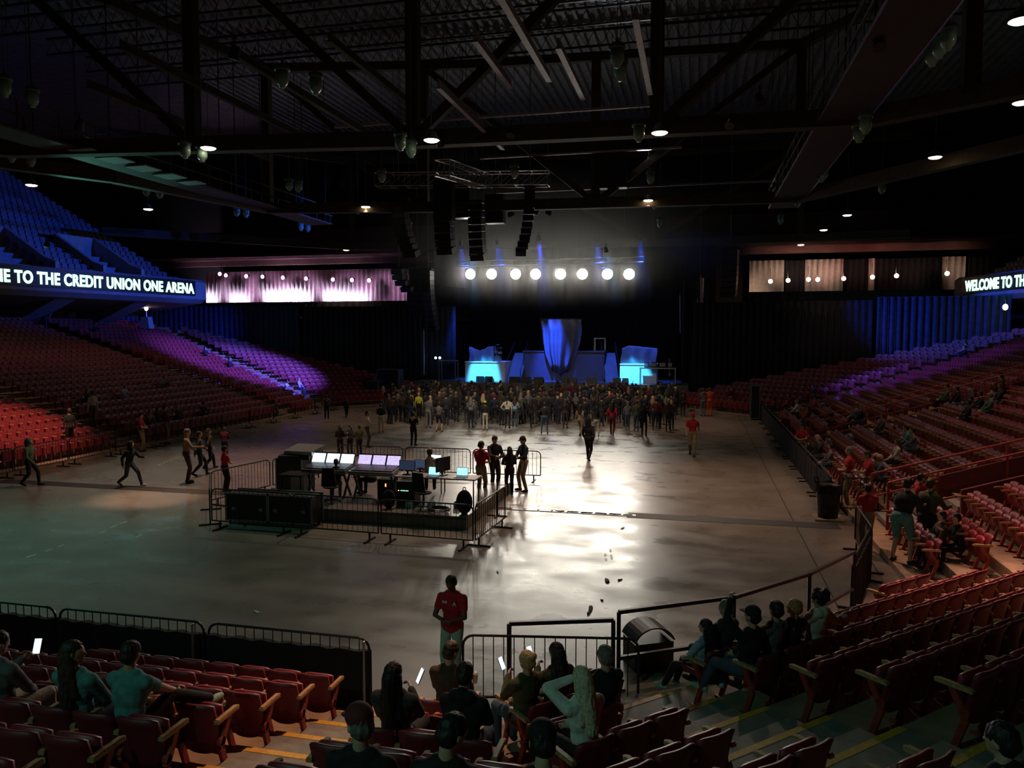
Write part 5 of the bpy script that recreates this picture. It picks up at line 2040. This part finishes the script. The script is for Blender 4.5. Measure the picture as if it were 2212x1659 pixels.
def sit_near(b, i, al, kw, look, label, h=1.70, turn=0.0, z=0.0, **k):
    loc, a = seat_spot(b, i, al)
    k0 = {'A': (-4.5 - al) / SW, 'B': (al + 3.08) / SW, 'C': (al - kinks(i) - .30) / SW, 'D': (al - (7.2 if i else 12.4)) / SW, 'E': (al - 17.5 + .324 * i) / SW}[b]
    OCC.add((b, i, int(k0)))
    kw = dict(kw)
    kw.setdefault('legs', 'sit')
    kw.setdefault('lean', -.13)
    return near_person(kw, look, (loc[0], loc[1], loc[2] + z), a + turn, label, None, h, **k)


def phone(o, hand, label, lit=True, up=0.0, rz=0.0):
    """a phone lying in the given hand of figure o (top-level thing placed at the hand)"""
    M_ = Matrix.Translation(o.location) @ Matrix.Rotation(o.rotation_euler.z, 4, 'Z')
    p = M_ @ (Vector(hand) * o.scale.x)
    t = thing('phone', label, 'phone', p, o.rotation_euler.z + rz)
    R = Matrix.Rotation(math.radians(-25 - up), 3, 'X')
    MB().box((0, 0, 0), (.074, .010, .152), M=R).build('case', M_BLACKP, t)
    MB().box(R @ Vector((0, -.0065, 0)), (.068, .003, .144), M=R).build('screen', M_PHONE if lit else M_BLACKP, t)
    return t


sit = 'sit'
o = sit_near('A', 4, -6.50, dict(arms=('phone', 'lap'), head=(.35, -.3), hair='short'), dict(hair='black', top='grey', bottom='cream', shoe='white', names={'top': 'sweatshirt'}), 'person in grey sweatshirt holding a bright phone at the far end of the fifth row')
phone(o, (.05, .39, 1.02), 'bright white-screened phone held by the person in grey sweatshirt', rz=.3)
sit_near('A', 4, -5.60, dict(arms=('lap', 'lap'), head=(.05, -1.1), hair='verylong'), dict(hair='brown', top='teal', bottom='jeans', names={'top': 'shirt'}), 'person with very long wavy brown hair turning the head beside the teal-shirted one')
sit_near('A', 4, -5.06, dict(legs='sitprop', arms=('lap', 'knee'), head=(.1, .1), sleeves='short', lean=.05), dict(hair='darkbrown', top='teal', bottom='black', shoe='mint', names={'top': 'shirt'}), 'person in teal shirt with a pale sock propped up beside the stair')
sit_near('A', 8, -3.55, dict(legs='sitout', arms=('lap', 'lap')), dict(hair='brown', top='black', bottom='black', shoe='mint'), 'person of whom only pale-toed dark sneakers and legs show at the picture corner', z=.25)
o = sit_near('B', 3, -2.74, dict(arms=('lap', 'phone'), head=(.05, -.1), hair='verylong'), dict(hair='black', top='charcoal', bottom='black', names={'top': 'sweater'}), 'person with long straight black hair looking at a violet-lit phone')
phone(o, (.11, .38, 1.02), 'narrow violet-lit phone held beside the long black hair', rz=-.9)
o = sit_near('B', 1, -2.75, dict(arms=('lap', 'lap'), head=(.15, -.5), lean=.12), dict(hair='brown', top='brown', bottom='khaki', names={'top': 'jacket'}), 'person in dark brown jacket holding a clear cup before the standing steward', h=1.72)
M_ = Matrix.Translation(o.location) @ Matrix.Rotation(o.rotation_euler.z, 4, 'Z')
t = thing('plastic_cup', 'clear plastic cup held by the person in the dark brown jacket', 'cup', M_ @ Vector((.20, .44, .68)))
MB().lathe([(.028, 0), (.040, .11), (.042, .115), (.037, .11), (.026, .005)], n=14).build('cup', mat('clear_plastic', (.6, .6, .6), .15, alpha=.5), t, smooth=True)
MB().lathe([(.043, .112), (.043, .12), (.02, .135)], n=14).build('lid', MATS['clear_plastic'], t, smooth=True)
sit_near('B', 3, -2.08, dict(legs='sitout', arms=('lap', 'lap'), head=(.2, .1), lean=.1, hood=True, girth=1.15), dict(hair='darkbrown', top='black', bottom='jeans', names={'top': 'hooded_jacket'}), 'broad person in black hooded jacket with jeans knee out in the walkway', h=1.7)
sit_near('B', 6, -2.02, dict(arms=('lap', 'lap'), head=(.1, .9), cap=True, lean=.05), dict(skin=0, hair='grey', top='black', bottom='black', hat='darkred'), 'person in dark red cap turned sideways next to the yellow-edged stairs')
sit_near('B', 6, -1.46, dict(arms=('lap', 'lap'), head=(.3, -.6), lean=.1), dict(hair='black', top='black', bottom='black'), 'dark-haired person low in front of the camera beside the red-capped one')
sit_near('B', 6, -0.86, dict(arms=('lap', 'lap'), head=(.3, .3), cap=True, lean=.15), dict(hair='black', top='black', bottom='black', hat='black'), 'person in black knit cap low in front of the camera at the walkway')
o = sit_near('C', 1, 4.60, dict(arms=('phone', 'lap'), head=(.1, .25), hair='bun'), dict(hair='blond', top='olive', bottom='jeans', names={'top': 'jacket'}), 'person with pinned blond hair and olive jacket holding up a phone')
phone(o, (-.08, .39, 1.04), 'lit phone with home screen held by the blond olive-jacketed person', rz=.4)
o = sit_near('C', 1, 5.02, dict(arms=('phone', 'lap'), head=(.25, .1), hair='long'), dict(hair='darkbrown', top='olive', bottom='black', names={'top': 'jacket'}), 'person with long dark hair reading a bright phone beside the guard rail')
phone(o, (-.12, .36, 1.10), 'very bright white phone screen beside the long dark-haired person', rz=.1, up=5)
sit_near('C', 3, 4.22, dict(arms=('head', 'lap'), head=(.2, -.1), hair='verylong', lean=.06), dict(hair='paleblond', top='white', bottom='black', names={'top': 'sweater'}), 'person in white sweater with very long pale blond hair, hand at the face', h=1.68)
sit_near('C', 2, 5.07, dict(arms=('lap', 'lap'), head=(.15, 0), girth=1.1), dict(hair='grey', top='black', bottom='black', names={'top': 'jacket'}), 'person with short grey hair in black jacket at the grey stair')
sit_near('C', 7, 4.72, dict(arms=('lap', 'lap'), head=(.2, 0), girth=1.1, hood=True), dict(hair='black', top='black', bottom='black'), 'dark figure cut off by the lower picture corner', h=1.55, z=-.06)
sit_near('D', 1, 7.42, dict(legs='sitout', arms=('lap', 'lap'), head=(.1, .3), hair='verylong'), dict(hair='black', top='paleblue', bottom='black', shoe='mint', names={'top': 'denim_jacket'}), 'child with very long dark hair in pale denim jacket at the row end', h=1.45, turn=.2)
sit_near('D', 1, 7.80, dict(arms=('lap', 'lap'), head=(.1, .2)), dict(hair='grey', top='charcoal', bottom='black'), 'person with grey hair sitting behind the child with long dark hair')
sit_near('D', 2, 7.36, dict(legs='sitout', arms=('up', 'lap'), head=(.05, .1), cap=True, girth=1.1), dict(hair='black', top='black', bottom='jeans', hat='black', shoe='mint', names={'top': 'hoodie'}), 'person in black cap and black hoodie with an arm raised, long legs in the stair')
sit_near('D', 2, 7.78, dict(arms=('lap', 'lap'), head=(.0, -.2)), dict(hair='darkbrown', top='grey', bottom='black', names={'top': 'sweatshirt'}), 'person with short dark hair in grey sweatshirt next to the black cap')
o = sit_near('D', 2, 8.14, dict(arms=('lap', 'lap'), head=(.0, .3), sleeves='short'), dict(hair='ginger', top='black', bottom='black', names={'top': 'jersey'}), 'ginger-haired child in black jersey lettered in pale teal on the back', h=1.58, z=.04)
cu = bpy.data.curves.new('hall', 'FONT')
cu.body, cu.size, cu.extrude, cu.offset = 'HALL', .085, .003, .002
cu.align_x = 'CENTER'
ob = bpy.data.objects.new('tmp', cu)
COL.objects.link(ob)
me = bpy.data.meshes.new_from_object(ob.evaluated_get(bpy.context.evaluated_depsgraph_get()))
bpy.data.objects.remove(ob)
me.materials.clear()
me.materials.append(mat('pale_teal_print', (.45, .85, .82), .6, noise=0))
l = link('jersey_lettering', me, o, (0, -.140, .90))
l.rotation_euler = (math.radians(90), 0, 0)
sit_near('D', 2, 8.62, dict(arms=('lap', 'rest'), head=(.0, .1), hair='curly', hood=True), dict(skin=1, hair='black', top='cream', bottom='black', names={'top': 'hoodie'}), 'curly-haired person in cream hoodie with one arm laid over the next seat')

# ------------------------------------------------------------------ people on their feet, near and around the mixing desks
STAFF = dict(top='red', bottom='khaki', shoe='black', names={'top': 'polo_shirt'})


def stand(px, py, hpx, kw, look, label, face=0.0, z=0.0, near=True, group=None, vox=0.015):
    """feet at pixel (px, py) on a floor of height z; hpx = height in the photo in pixels; face 0 = towards the stage"""
    p = onz(px, py, z)
    d = proj(p.x, p.y, p.z)[2]
    h = min(1.95, max(1.35, hpx * d / F_PX * 1.01))
    if near:
        return near_person(kw, look, p, face, label, group, h, vox)
    key = repr(sorted(kw.items()))
    return far_person(key, kw, look, p, face, label, group, h)


PI = math.pi
o = stand(978, 1478, 240, dict(legs='stand', arms=('clasp', 'clasp'), head=(.35, 0), sleeves='short', hair='short', hem=1), dict(STAFF, skin=2, hair='black', bottom='mint', names={'top': 'polo_shirt'}), 'steward in red polo shirt looking down at joined hands before the near seats', PI - .05, vox=.012)
for tx, sx, col in (('540', -.075, 'w'), ('A', .085, 'w')):
    cu = bpy.data.curves.new('t', 'FONT')
    cu.body = '§40'.replace('§', '5') if tx == '540' else 'A'
    cu.size, cu.extrude, cu.offset, cu.align_x = (.055 if tx == '540' else .085), .002, .002, 'CENTER'
    ob = bpy.data.objects.new('tmp', cu)
    COL.objects.link(ob)
    me = bpy.data.meshes.new_from_object(ob.evaluated_get(bpy.context.evaluated_depsgraph_get()))
    bpy.data.objects.remove(ob)
    me.materials.clear()
    me.materials.append(M_WHITE)
    l = link('shirt_print' if tx == '540' else 'shirt_badge', me, o, (-sx, .137, 1.33 if tx == '540' else 1.30))
    l.rotation_euler = (math.radians(90), 0, PI)
mids = [
    (1039, 1077, 124, dict(legs='stand', arms=('clasp', 'clasp'), sleeves='short', head=(.1, -.3)), dict(STAFF, hair='darkbrown'), 'steward in red shirt seen from behind at the right end of the mixing area', -.3),
    (1068, 1062, 121, dict(legs='stand', arms=('clasp', 'reach'), head=(.25, 0)), dict(hair='brown', top='black', bottom='charcoal'), 'tall person in black shirt facing the long-haired person beside the mixing area', -2.4),
    (1101, 1069, 104, dict(legs='stand', arms=('clasp', 'clasp'), hair='long', head=(.1, 0)), dict(hair='black', top='black', bottom='black'), 'long-haired person in black between two taller people beside the mixing area', .5),
    (1131, 1061, 119, dict(legs='wide', arms=('clasp', 'clasp'), cap=True, head=(.25, .2)), dict(hair='brown', top='navy', bottom='khaki', hat='black'), 'person in black cap and khaki trousers right of the long-haired person', 2.3),
    (1271, 996, 94, dict(legs='walk', arms=('swingf', 'swingb'), hood='up'), dict(top='black', bottom='black'), 'person all in black with hood up walking away across the open floor', -.1),
    (1495, 984, 93, dict(legs='walk', arms=('swingb', 'swingf'), sleeves='short', head=(.1, 0), cap=True), dict(STAFF, hat='red'), 'steward in red shirt and red cap walking towards the camera across open floor', PI),
    (893, 963, 72, dict(legs='stand', arms=('clasp', 'clasp'), sleeves='short', hood=True), dict(hair='black', top='black', bottom='black', hoodc='yellow'), 'person in black with a yellow hood standing behind the violet screens', 0),
    (794, 966, 77, dict(legs='stand', arms=('clasp', 'reach'), hood=True), dict(hair='black', top='cream', bottom='olive'), 'person in cream hoodie standing behind the bright mixing desk', -1.2),
    (735, 985, 57, dict(legs='stand', arms=('clasp', 'clasp'), hair='long'), dict(hair='black', top='black', bottom='black'), 'black-haired person in black standing just behind the bright screens', 0.4),
    (757, 985, 65, dict(legs='stand', arms=('clasp', 'phone'), hair='long', head=(.3, 0)), dict(hair='black', top='charcoal', bottom='black'), 'long-haired person facing the camera behind the bright screens', PI),
    (777, 985, 60, dict(legs='stand', arms=('clasp', 'clasp')), dict(skin=1, hair='black', top='olive', bottom='black'), 'person in olive jacket leaning between the group behind the bright screens', .9),
    (487, 1062, 98, dict(legs='stand', arms=('clasp', 'clasp'), sleeves='short', girth=1.1, cap=True), dict(skin=1, hair='black', top='red', bottom='black', hat='black'), 'steward in black cap and red vest inside the left barricade of the mixing area', -.6),
    (281, 1050, 103, dict(legs='stride', arms=('reach', 'swingb'), lean=.15, hood='up'), dict(top='black', bottom='jeans', shoe='white'), 'person in black hood with a long stride and white shoes on the open floor', -PI / 2),
    (66, 1050, 104, dict(legs='walk', arms=('swingb', 'swingf'), hood='up', coat=False), dict(top='green', bottom='black'), 'person in grey-green hooded top walking near the left picture border', -PI / 2 + .2),
    (405, 1043, 128, dict(legs='stand', arms=('clasp', 'reach'), head=(.2, 0)), dict(hair='grey', top='tan', bottom='brown'), 'person in tan jacket standing left of the mixing area in front of others', -1.0),
    (432, 1028, 98, dict(legs='walk', arms=('clasp', 'swingb')), dict(hair='darkbrown', top='charcoal', bottom='navy'), 'person in dark jacket right behind the tan jacket', -.8),
    (452, 1014, 90, dict(legs='walk', arms=('swingf', 'swingb'), hair='long'), dict(hair='brown', top='brown', bottom='black'), 'long-haired person in brown top, farthest right of the trio left of the mixing area', -.5),
    (486, 990, 66, dict(legs='stand', arms=('clasp', 'clasp')), dict(hair='brown', top='darkred', bottom='navy'), 'person in dark red top standing behind the capped steward', .3),
    (823, 934, 62, dict(legs='stand', arms=('clasp', 'clasp'), bottom='shorts'), dict(hair='black', top='black', bottom='cream', shoe='black'), 'person in black top and pale shorts near the left flank of the crowd', .2),
    (840, 915, 62, dict(legs='stand', arms=('phone', 'clasp')), dict(hair='brown', top='brown', bottom='black'), 'person in brown top close behind the pale-shorts one', -.5),
    (706, 905, 52, dict(legs='stand', arms=('hip', 'hip')), dict(hair='brown', top='olive', bottom='black'), 'person in olive top standing alone on the purple-tinted floor', .5),
    (748, 903, 46, dict(legs='walk', arms=('swingf', 'swingb')), dict(hair='black', top='black', bottom='black'), 'person in black walking alone on the purple-tinted floor', .2),
    (768, 862, 50, dict(legs='stand', arms=('clasp', 'clasp')), dict(hair='brown', top='navy', bottom='khaki'), 'person at the far corner of the left stands by the road case', 1.2),
    (597, 905, 50, dict(legs='stand', arms=('clasp', 'clasp')), dict(hair='brown', top='darkred', bottom='olive'), 'steward in dark red by the left stands under the purple-lit seats', -1.5),
    (306, 975, 82, dict(legs='stand', arms=('clasp', 'clasp'), sleeves='short'), dict(STAFF, hair='black'), 'steward in red shirt and khaki trousers at the left floor edge', -1.2),
    (358, 960, 84, dict(legs='stand', arms=('down', 'clasp')), dict(STAFF, hair='black', top='darkred'), 'steward in dark red shirt beside the red-shirted one at the left floor edge', -.8),
    (1872, 1190, 145, dict(legs='stand', arms=('clasp', 'clasp'), sleeves='short', head=(0, -.6)), dict(STAFF, hair='black', skin=1), 'steward in red shirt and khaki trousers seen from behind at the corner gap', .2),
]
for px, py, hp, kw, look, lab, fc in mids:
    stand(px, py, hp, kw, look, lab, fc, vox=.018)
for px, py, hp, kw, look, lab, fc, z in [
    (1832, 1100, 135, dict(legs='stand', arms=('clasp', 'clasp'), sleeves='short', girth=1.15), dict(STAFF, hair='grey'), 'broad steward in bright red shirt behind the crosswise barricade', 1.4, 0),
    (1873, 1102, 128, dict(legs='stand', arms=('reach', 'clasp'), sleeves='short', head=(.3, 0)), dict(STAFF, hair='brown'), 'steward in bright red shirt bending right of the broad one', 1.6, 0),
    (1945, 1215, 190, dict(legs='wide', arms=('reach', 'reach'), lean=.35, bottom='shorts', girth=1.25), dict(hair='black', top='black', bottom='teal'), 'person in black top and teal shorts leaning over the seats at the corner', -.7, .15),
    (2000, 1200, 176, dict(legs='stride', arms=('clasp', 'reach'), lean=.12, pack=True, girth=1.15), dict(hair='brown', top='olive', bottom='black', pack='charcoal', hoodc='olive'), 'person in olive camouflage-dark jacket stepping into the corner row', -.9, .15),
    (1985, 1155, 132, dict(legs='stand', arms=('clasp', 'clasp'), sleeves='short'), dict(hair='black', top='red', bottom='black'), 'person in red and white top standing behind the leaning pair', -1.2, .4),
    (1731, 1003, 88, dict(legs='stand', arms=('clasp', 'clasp'), cap=True, sleeves='short'), dict(STAFF, hat='navy'), 'steward in red shirt and navy cap at the right floor edge', 2.6, 0),
    (1697, 962, 70, dict(legs='stand', arms=('down', 'clasp')), dict(STAFF, hair='brown', top='darkred'), 'steward in darker red shirt farther along the right floor edge', 2.4, 0),
    (1632, 893, 58, dict(legs='stand', arms=('clasp', 'clasp')), dict(STAFF, hair='brown'), 'steward in red shirt at the far right end of the open floor', 2.9, 0),
    (1579, 893, 58, dict(legs='stand', arms=('clasp', 'clasp')), dict(STAFF, hair='brown', top='darkred'), 'steward in dark red shirt between the crowd and the far right steward', 2.9, 0),
    (1519, 899, 60, dict(legs='stand', arms=('clasp', 'clasp'), hood=True), dict(hair='brown', top='grey', bottom='grey'), 'person in grey hoodie at the right end of the crowd', .2, 0),
    (1533, 899, 62, dict(legs='stand', arms=('down', 'clasp')), dict(hair='brown', top='orange', bottom='orange'), 'person dressed all in orange-red at the right end of the crowd', .2, 0),
]:
    stand(px, py, hp, kw, look, lab, fc, z=z, vox=.018)
# crew at the desks
o = near_person(dict(legs='sit', arms=('reach', 'reach'), lean=.2, cap=True, head=(.3, 0)), dict(hair='brown', top='cream', bottom='black', hat='tan'), (pxX(927, 21.9), 21.95, RZ + .12), .3, 'crew member in pale jacket and tan cap bent over the laptops', None, 1.75, .016)
o = near_person(dict(legs='sit', arms=('reach', 'reach'), lean=1.0, head=(.3, 0), sleeves='short'), dict(hair='brown', top='tan', bottom='black'), (pxX(800, 21.6, .7), 21.75, RZ), 1.2, 'crew member in tan shirt crouching under the violet mixing desk', None, 1.6, .016)
o = near_person(dict(legs='sit', arms=('reach', 'reach'), lean=.4, head=(.3, 0)), dict(hair='brown', top='black', bottom='khaki', hat='black'), (pxX(742, 21.4, .7), 20.95, RZ), .5, 'crew member in black crouching beside the office chair at the bright desk', None, 1.6, .016)

# ------------------------------------------------------------------ standing crowd before the stage
rnd = random.Random(11)
TPL = [dict(legs='stand', arms=('down', 'down')), dict(legs='stand', arms=('clasp', 'clasp'), hair='long'), dict(legs='wide', arms=('pocket', 'pocket'), girth=1.1), dict(legs='stand', arms=('phone', 'phone'), hair='short'),
       dict(legs='stand', arms=('hip', 'down'), hair='pony'), dict(legs='stand', arms=('clasp', 'down'), cap=True), dict(legs='walk', arms=('swingf', 'swingb'), hair='long'), dict(legs='stand', arms=('down', 'clasp'), hood='up'), dict(legs='stand', arms=('up', 'down'), hair='short')]
TOPS = ['black', 'black', 'charcoal', 'navy', 'black', 'grey', 'brown', 'darkred', 'olive', 'charcoal']
HAIRK = ['black', 'brown', 'darkbrown', 'darkbrown', 'blond', 'grey']
EDGE = [
    (823 + 62, 905, 0, 'yellow', 'jeans', 'yellow jacket'), (905, 905, 0, 'yellow', 'black', 'bright yellow top'), (925, 925, 5, 'grey', 'plaid', 'patterned trousers'), (948, 933, 3, 'grey', 'black', 'grey shirt, both arms raised'), (985, 912, 0, 'black', 'black', 'black coat'),
    (1017, 925, 1, 'plaid', 'black', 'checked shirt tied at the waist'), (1048, 930, 5, 'black', 'cream', 'pale trousers and a yellowish cap'), (1068, 915, 2, 'navy', 'black', 'navy jacket'), (1096, 925, 4, 'cream', 'black', 'pale sweater'), (1112, 922, 1, 'paleblue', 'jeans', 'pale blue top'),
    (1147, 925, 6, 'black', 'black', 'black dress and boots'), (1176, 937, 2, 'black', 'jeans', 'dark jacket over jeans'), (1205, 915, 0, 'charcoal', 'black', 'charcoal coat'), (1253, 943, 6, 'tan', 'khaki', 'tan jacket, walking'), (1289, 944, 6, 'charcoal', 'cream', 'pale trousers and a pale hood'), (1322, 942, 6, 'red', 'darkred', 'red jacket'),
    (1352, 922, 8, 'black', 'black', 'black shirt'), (1391, 943, 1, 'black', 'black', 'black top and wide trousers'), (1375, 905, 0, 'grey', 'jeans', 'grey-blue trousers'), (1450, 928, 1, 'brown', 'black', 'fair hair and brown coat'), (1424, 903, 2, 'green', 'black', 'green top'), (1410, 920, 6, 'charcoal', 'grey', 'grey trousers'), (1475, 900, 0, 'black', 'black', 'plain black clothes'), (860, 905, 2, 'brown', 'black', 'brown jacket')]
used = []
for k, (px, py, t_, top, bot, desc) in enumerate(EDGE):
    p = onz(px, py, 0)
    kw = TPL[t_]
    if 'raised' in desc:
        kw = dict(legs='wide', arms=('phone', 'phone'), bottom='shorts', sleeves='short')
    far_person(repr(sorted(kw.items())), kw, dict(skin=rnd.choice((0, 0, 1)), hair='blond' if 'fair' in desc else rnd.choice(HAIRK), top=top, bottom=bot, hat='yellow' if 'yellowish' in desc else 'black', shoe='black', hoodc=top), p, rnd.uniform(-.3, .3),
               'person with %s at the back edge of the standing crowd' % desc, 'people in the standing crowd', rnd.uniform(1.62, 1.85))
    used.append((p.x, p.y))
n = 0
tries = 0
while n < 262 and tries < 9000:
    tries += 1
    x, y = rnd.uniform(-20.6, -1.2), rnd.uniform(42.2, 56.6)
    if y < 43.6 and rnd.random() < .5:
        continue
    if x < -18.5 and y < 47:
        continue
    if min((x - a) ** 2 + (y - b) ** 2 for a, b in used) < .52 ** 2:
        continue
    used.append((x, y))
    kw = TPL[rnd.choice((0, 1, 2, 2, 3, 4, 5, 0, 1, 7, 8, 0))]
    top = rnd.choice(TOPS)
    hk = rnd.choice(HAIRK)
    zone = 'left third' if x < -14 else ('middle' if x < -7.5 else 'right third')
    dpt = 'near the stage' if y > 52 else ('deep inside' if y > 47 else 'towards the back')
    far_person(repr(sorted(kw.items())), kw, dict(skin=rnd.choice((0, 0, 1, 2)), hair=hk, top=top, bottom=rnd.choice(('black', 'jeans', 'charcoal', 'navy')), hat=rnd.choice(('black', 'navy', 'grey')), shoe='black'), (x, y, 0), rnd.uniform(-.5, .5) + math.atan2(x + 11, 60 - y) * .6,
               'person in %s top, %s of the standing crowd, %s' % (top, dpt, zone), 'people in the standing crowd', rnd.uniform(1.58, 1.9), .04)
    n += 1

# ------------------------------------------------------------------ people sitting in the distant stands
SITT = [dict(legs='sit', arms=('lap', 'lap')), dict(legs='sit', arms=('lap', 'clasp'), hair='long'), dict(legs='sit', arms=('phone', 'lap'), lean=.15), dict(legs='sit', arms=('lap', 'lap'), hood=True, lean=.2)]


def sit_far(px, py, side, top, label, k=0, hair=None):
    best = None
    for i in range(0, 23):
        z = tread(i) + 1.12
        P = onz(px, py, z)
        X = P.x if side > 0 else MX - P.x
        e = abs(X - (5.0 + .85 * i - .25)) + (0 if 12 < P.y < 57 else 99)
        if best is None or e < best[0]:
            best = (e, i, P)
    e, i, P = best
    if e > .8:
        return
    X = 5.0 + .85 * i - .27
    x = X if side > 0 else MX - X
    kw = SITT[k % 4]
    far_person('s' + repr(sorted(kw.items())), kw, dict(skin=rnd.choice((0, 0, 1)), hair=hair or rnd.choice(HAIRK), top=top, bottom=rnd.choice(('black', 'jeans')), shoe='black'), (x, P.y, tread(i)), (math.pi / 2 if side > 0 else -math.pi / 2), label, 'people sitting in the distant stands', 1.62)


LS = [(150, 850, 'black'), (165, 842, 'charcoal'), (250, 835, 'paleblue'), (243, 842, 'black'), (283, 828, 'charcoal'), (296, 824, 'black'), (330, 815, 'grey'), (322, 822, 'black'), (362, 815, 'black'), (238, 765, 'cream'), (226, 772, 'black'), (266, 738, 'white'), (260, 742, 'black'), (305, 745, 'grey'),
      (318, 733, 'paleblue'), (330, 752, 'charcoal'), (312, 752, 'black'), (40, 712, 'grey'), (117, 708, 'teal'), (108, 712, 'navy'), (132, 745, 'black'), (60, 708, 'black'), (195, 700, 'black'), (222, 702, 'navy'), (205, 690, 'charcoal'), (448, 752, 'black'), (435, 750, 'cyan'), (490, 778, 'white'), (485, 775, 'black'),
      (625, 820, 'paleblue'), (637, 824, 'white'), (300, 888, 'tan'), (318, 885, 'navy'), (402, 880, 'black'), (440, 872, 'black'), (258, 700, 'navy')]
for k, (px, py, top) in enumerate(LS):
    if top == 'cyan':
        top = 'mint'
    sit_far(px, py, -1, top, 'seated person in %s top in the left stands, %s of those listed from the lower seats' % (top, ORD[k]) if False else 'seated person in %s top in the left stands, %s from the left border' % (top, ORD[sorted(q[0] for q in LS).index(px)]), k)
RS = [(1925, 900, 'olive'), (1895, 880, 'black'), (1955, 930, 'grey'), (1965, 925, 'teal'), (2010, 925, 'mint'), (1915, 955, 'cream'), (1905, 990, 'jeans'), (2040, 840, 'black'), (2060, 835, 'green'), (2085, 845, 'charcoal'), (2075, 850, 'black'), (2155, 815, 'black'), (2175, 855, 'green'), (2180, 835, 'navy'),
      (1835, 800, 'navy'), (1768, 835, 'navy'), (1872, 875, 'teal'), (1700, 855, 'red'), (1715, 868, 'white'), (1690, 865, 'darkred'), (1740, 860, 'red'), (1728, 882, 'darkred'), (1755, 945, 'navy'), (1770, 950, 'charcoal'), (1782, 965, 'grey'), (2075, 740, 'cream'), (2068, 750, 'black'), (2090, 735, 'grey'), (2165, 720, 'navy'), (2190, 715, 'charcoal'), (1790, 880, 'brown'), (1860, 985, 'brown'), (2100, 870, 'black'), (2200, 880, 'navy')]
for k, (px, py, top) in enumerate(RS):
    sit_far(px, py, 1, top, 'seated person in %s top in the right stands, %s from the stage end' % (top, ORD[sorted(q[0] for q in RS).index(px)]), k)
# standing in the left stands and at the concourse rail
def onX(px, py, X):
    r_ = ray(px, py)
    return r_ * (X / r_.x) + Vector((0, 0, CAM_H))


for px, py, i, top, bot, fc, lab in ((200, 862, 3, 'cream', 'olive', 1.4, 'person in pale top standing with back turned in the left stands'), (150, 905, 1, 'black', 'black', 1.3, 'dark figure stepping up into the left stands'), (95, 694, 22, 'black', 'jeans', 0, 'dark figure standing before the person in orange-red at the concourse opening'),
                                     (106, 688, 23, 'orange', 'tan', PI, 'person in orange-red shirt at the concourse opening under the balcony'), (145, 688, 23, 'black', 'black', .4, 'dark figure under the lit concourse lamp')):
    P = onX(px, py, MX - (5.0 + .85 * i - .4))
    kw = TPL[0]
    far_person(repr(sorted(kw.items())), kw, dict(hair='brown', top=top, bottom=bot), (P.x, P.y, tread(i)), fc, lab, 'people standing in the left stands', 1.75)
# two people on the corner seats of the side block
pA2, pA3 = onz(2105, 1200, .5), onz(2065, 1195, .5)
for (x, y, top, k, lab) in ((pA2.x, pA2.y, 'black', 2, 'dark seated figure with a small lit phone at the corner block'), (pA3.x, pA3.y, 'brown', 0, 'seated figure in brown beside the one with the small lit phone')):
    kw = SITT[k]
    o = far_person('s' + repr(sorted(kw.items())), kw, dict(hair='black', top=top, bottom='black'), (x - .3, y, .16), PI / 2 + .2, lab, None, 1.65)
phone(o, (-.02, .40, .95), 'small lit phone in the hands of a dark seated figure at the corner', rz=.5)

place_seats()

# ------------------------------------------------------------------ thin stage haze
hz = bpy.data.materials.new('stage_haze')
hz.use_nodes = True
nt = hz.node_tree
nt.nodes.clear()
vol = nt.nodes.new('ShaderNodeVolumeScatter')
vol.inputs['Color'].default_value = (.95, .97, 1, 1)
vol.inputs['Density'].default_value = 0.014
vol.inputs['Anisotropy'].default_value = 0.45
out = nt.nodes.new('ShaderNodeOutputMaterial')
nt.links.new(vol.outputs[0], out.inputs['Volume'])
tc = nt.nodes.new('ShaderNodeTexCoord')
mp = nt.nodes.new('ShaderNodeMapping')
mp.inputs['Location'].default_value = (11.5 / 20, -58.5 / 9, -12.6 / 6)
mp.inputs['Scale'].default_value = (1 / 20, 1 / 9, 1 / 6)
gr = nt.nodes.new('ShaderNodeTexGradient')
gr.gradient_type = 'QUADRATIC_SPHERE'
nt.links.new(tc.outputs['Object'], mp.inputs[0])
nt.links.new(mp.outputs[0], gr.inputs[0])
ml = nt.nodes.new('ShaderNodeMath')
ml.operation = 'MULTIPLY'
ml.inputs[1].default_value = 0.085
nt.links.new(gr.outputs['Fac'], ml.inputs[0])
nt.links.new(ml.outputs[0], vol.inputs['Density'])
hb = MB().box((-11.5, 59.5, 12.6), (38, 16, 11.6)).build('haze', hz)
tag(hb, 'thin grey haze glowing around the white blinder lamps over the stage', 'haze', None, 'stuff')

if TMPS is not None:
    bpy.data.scenes.remove(TMPS)
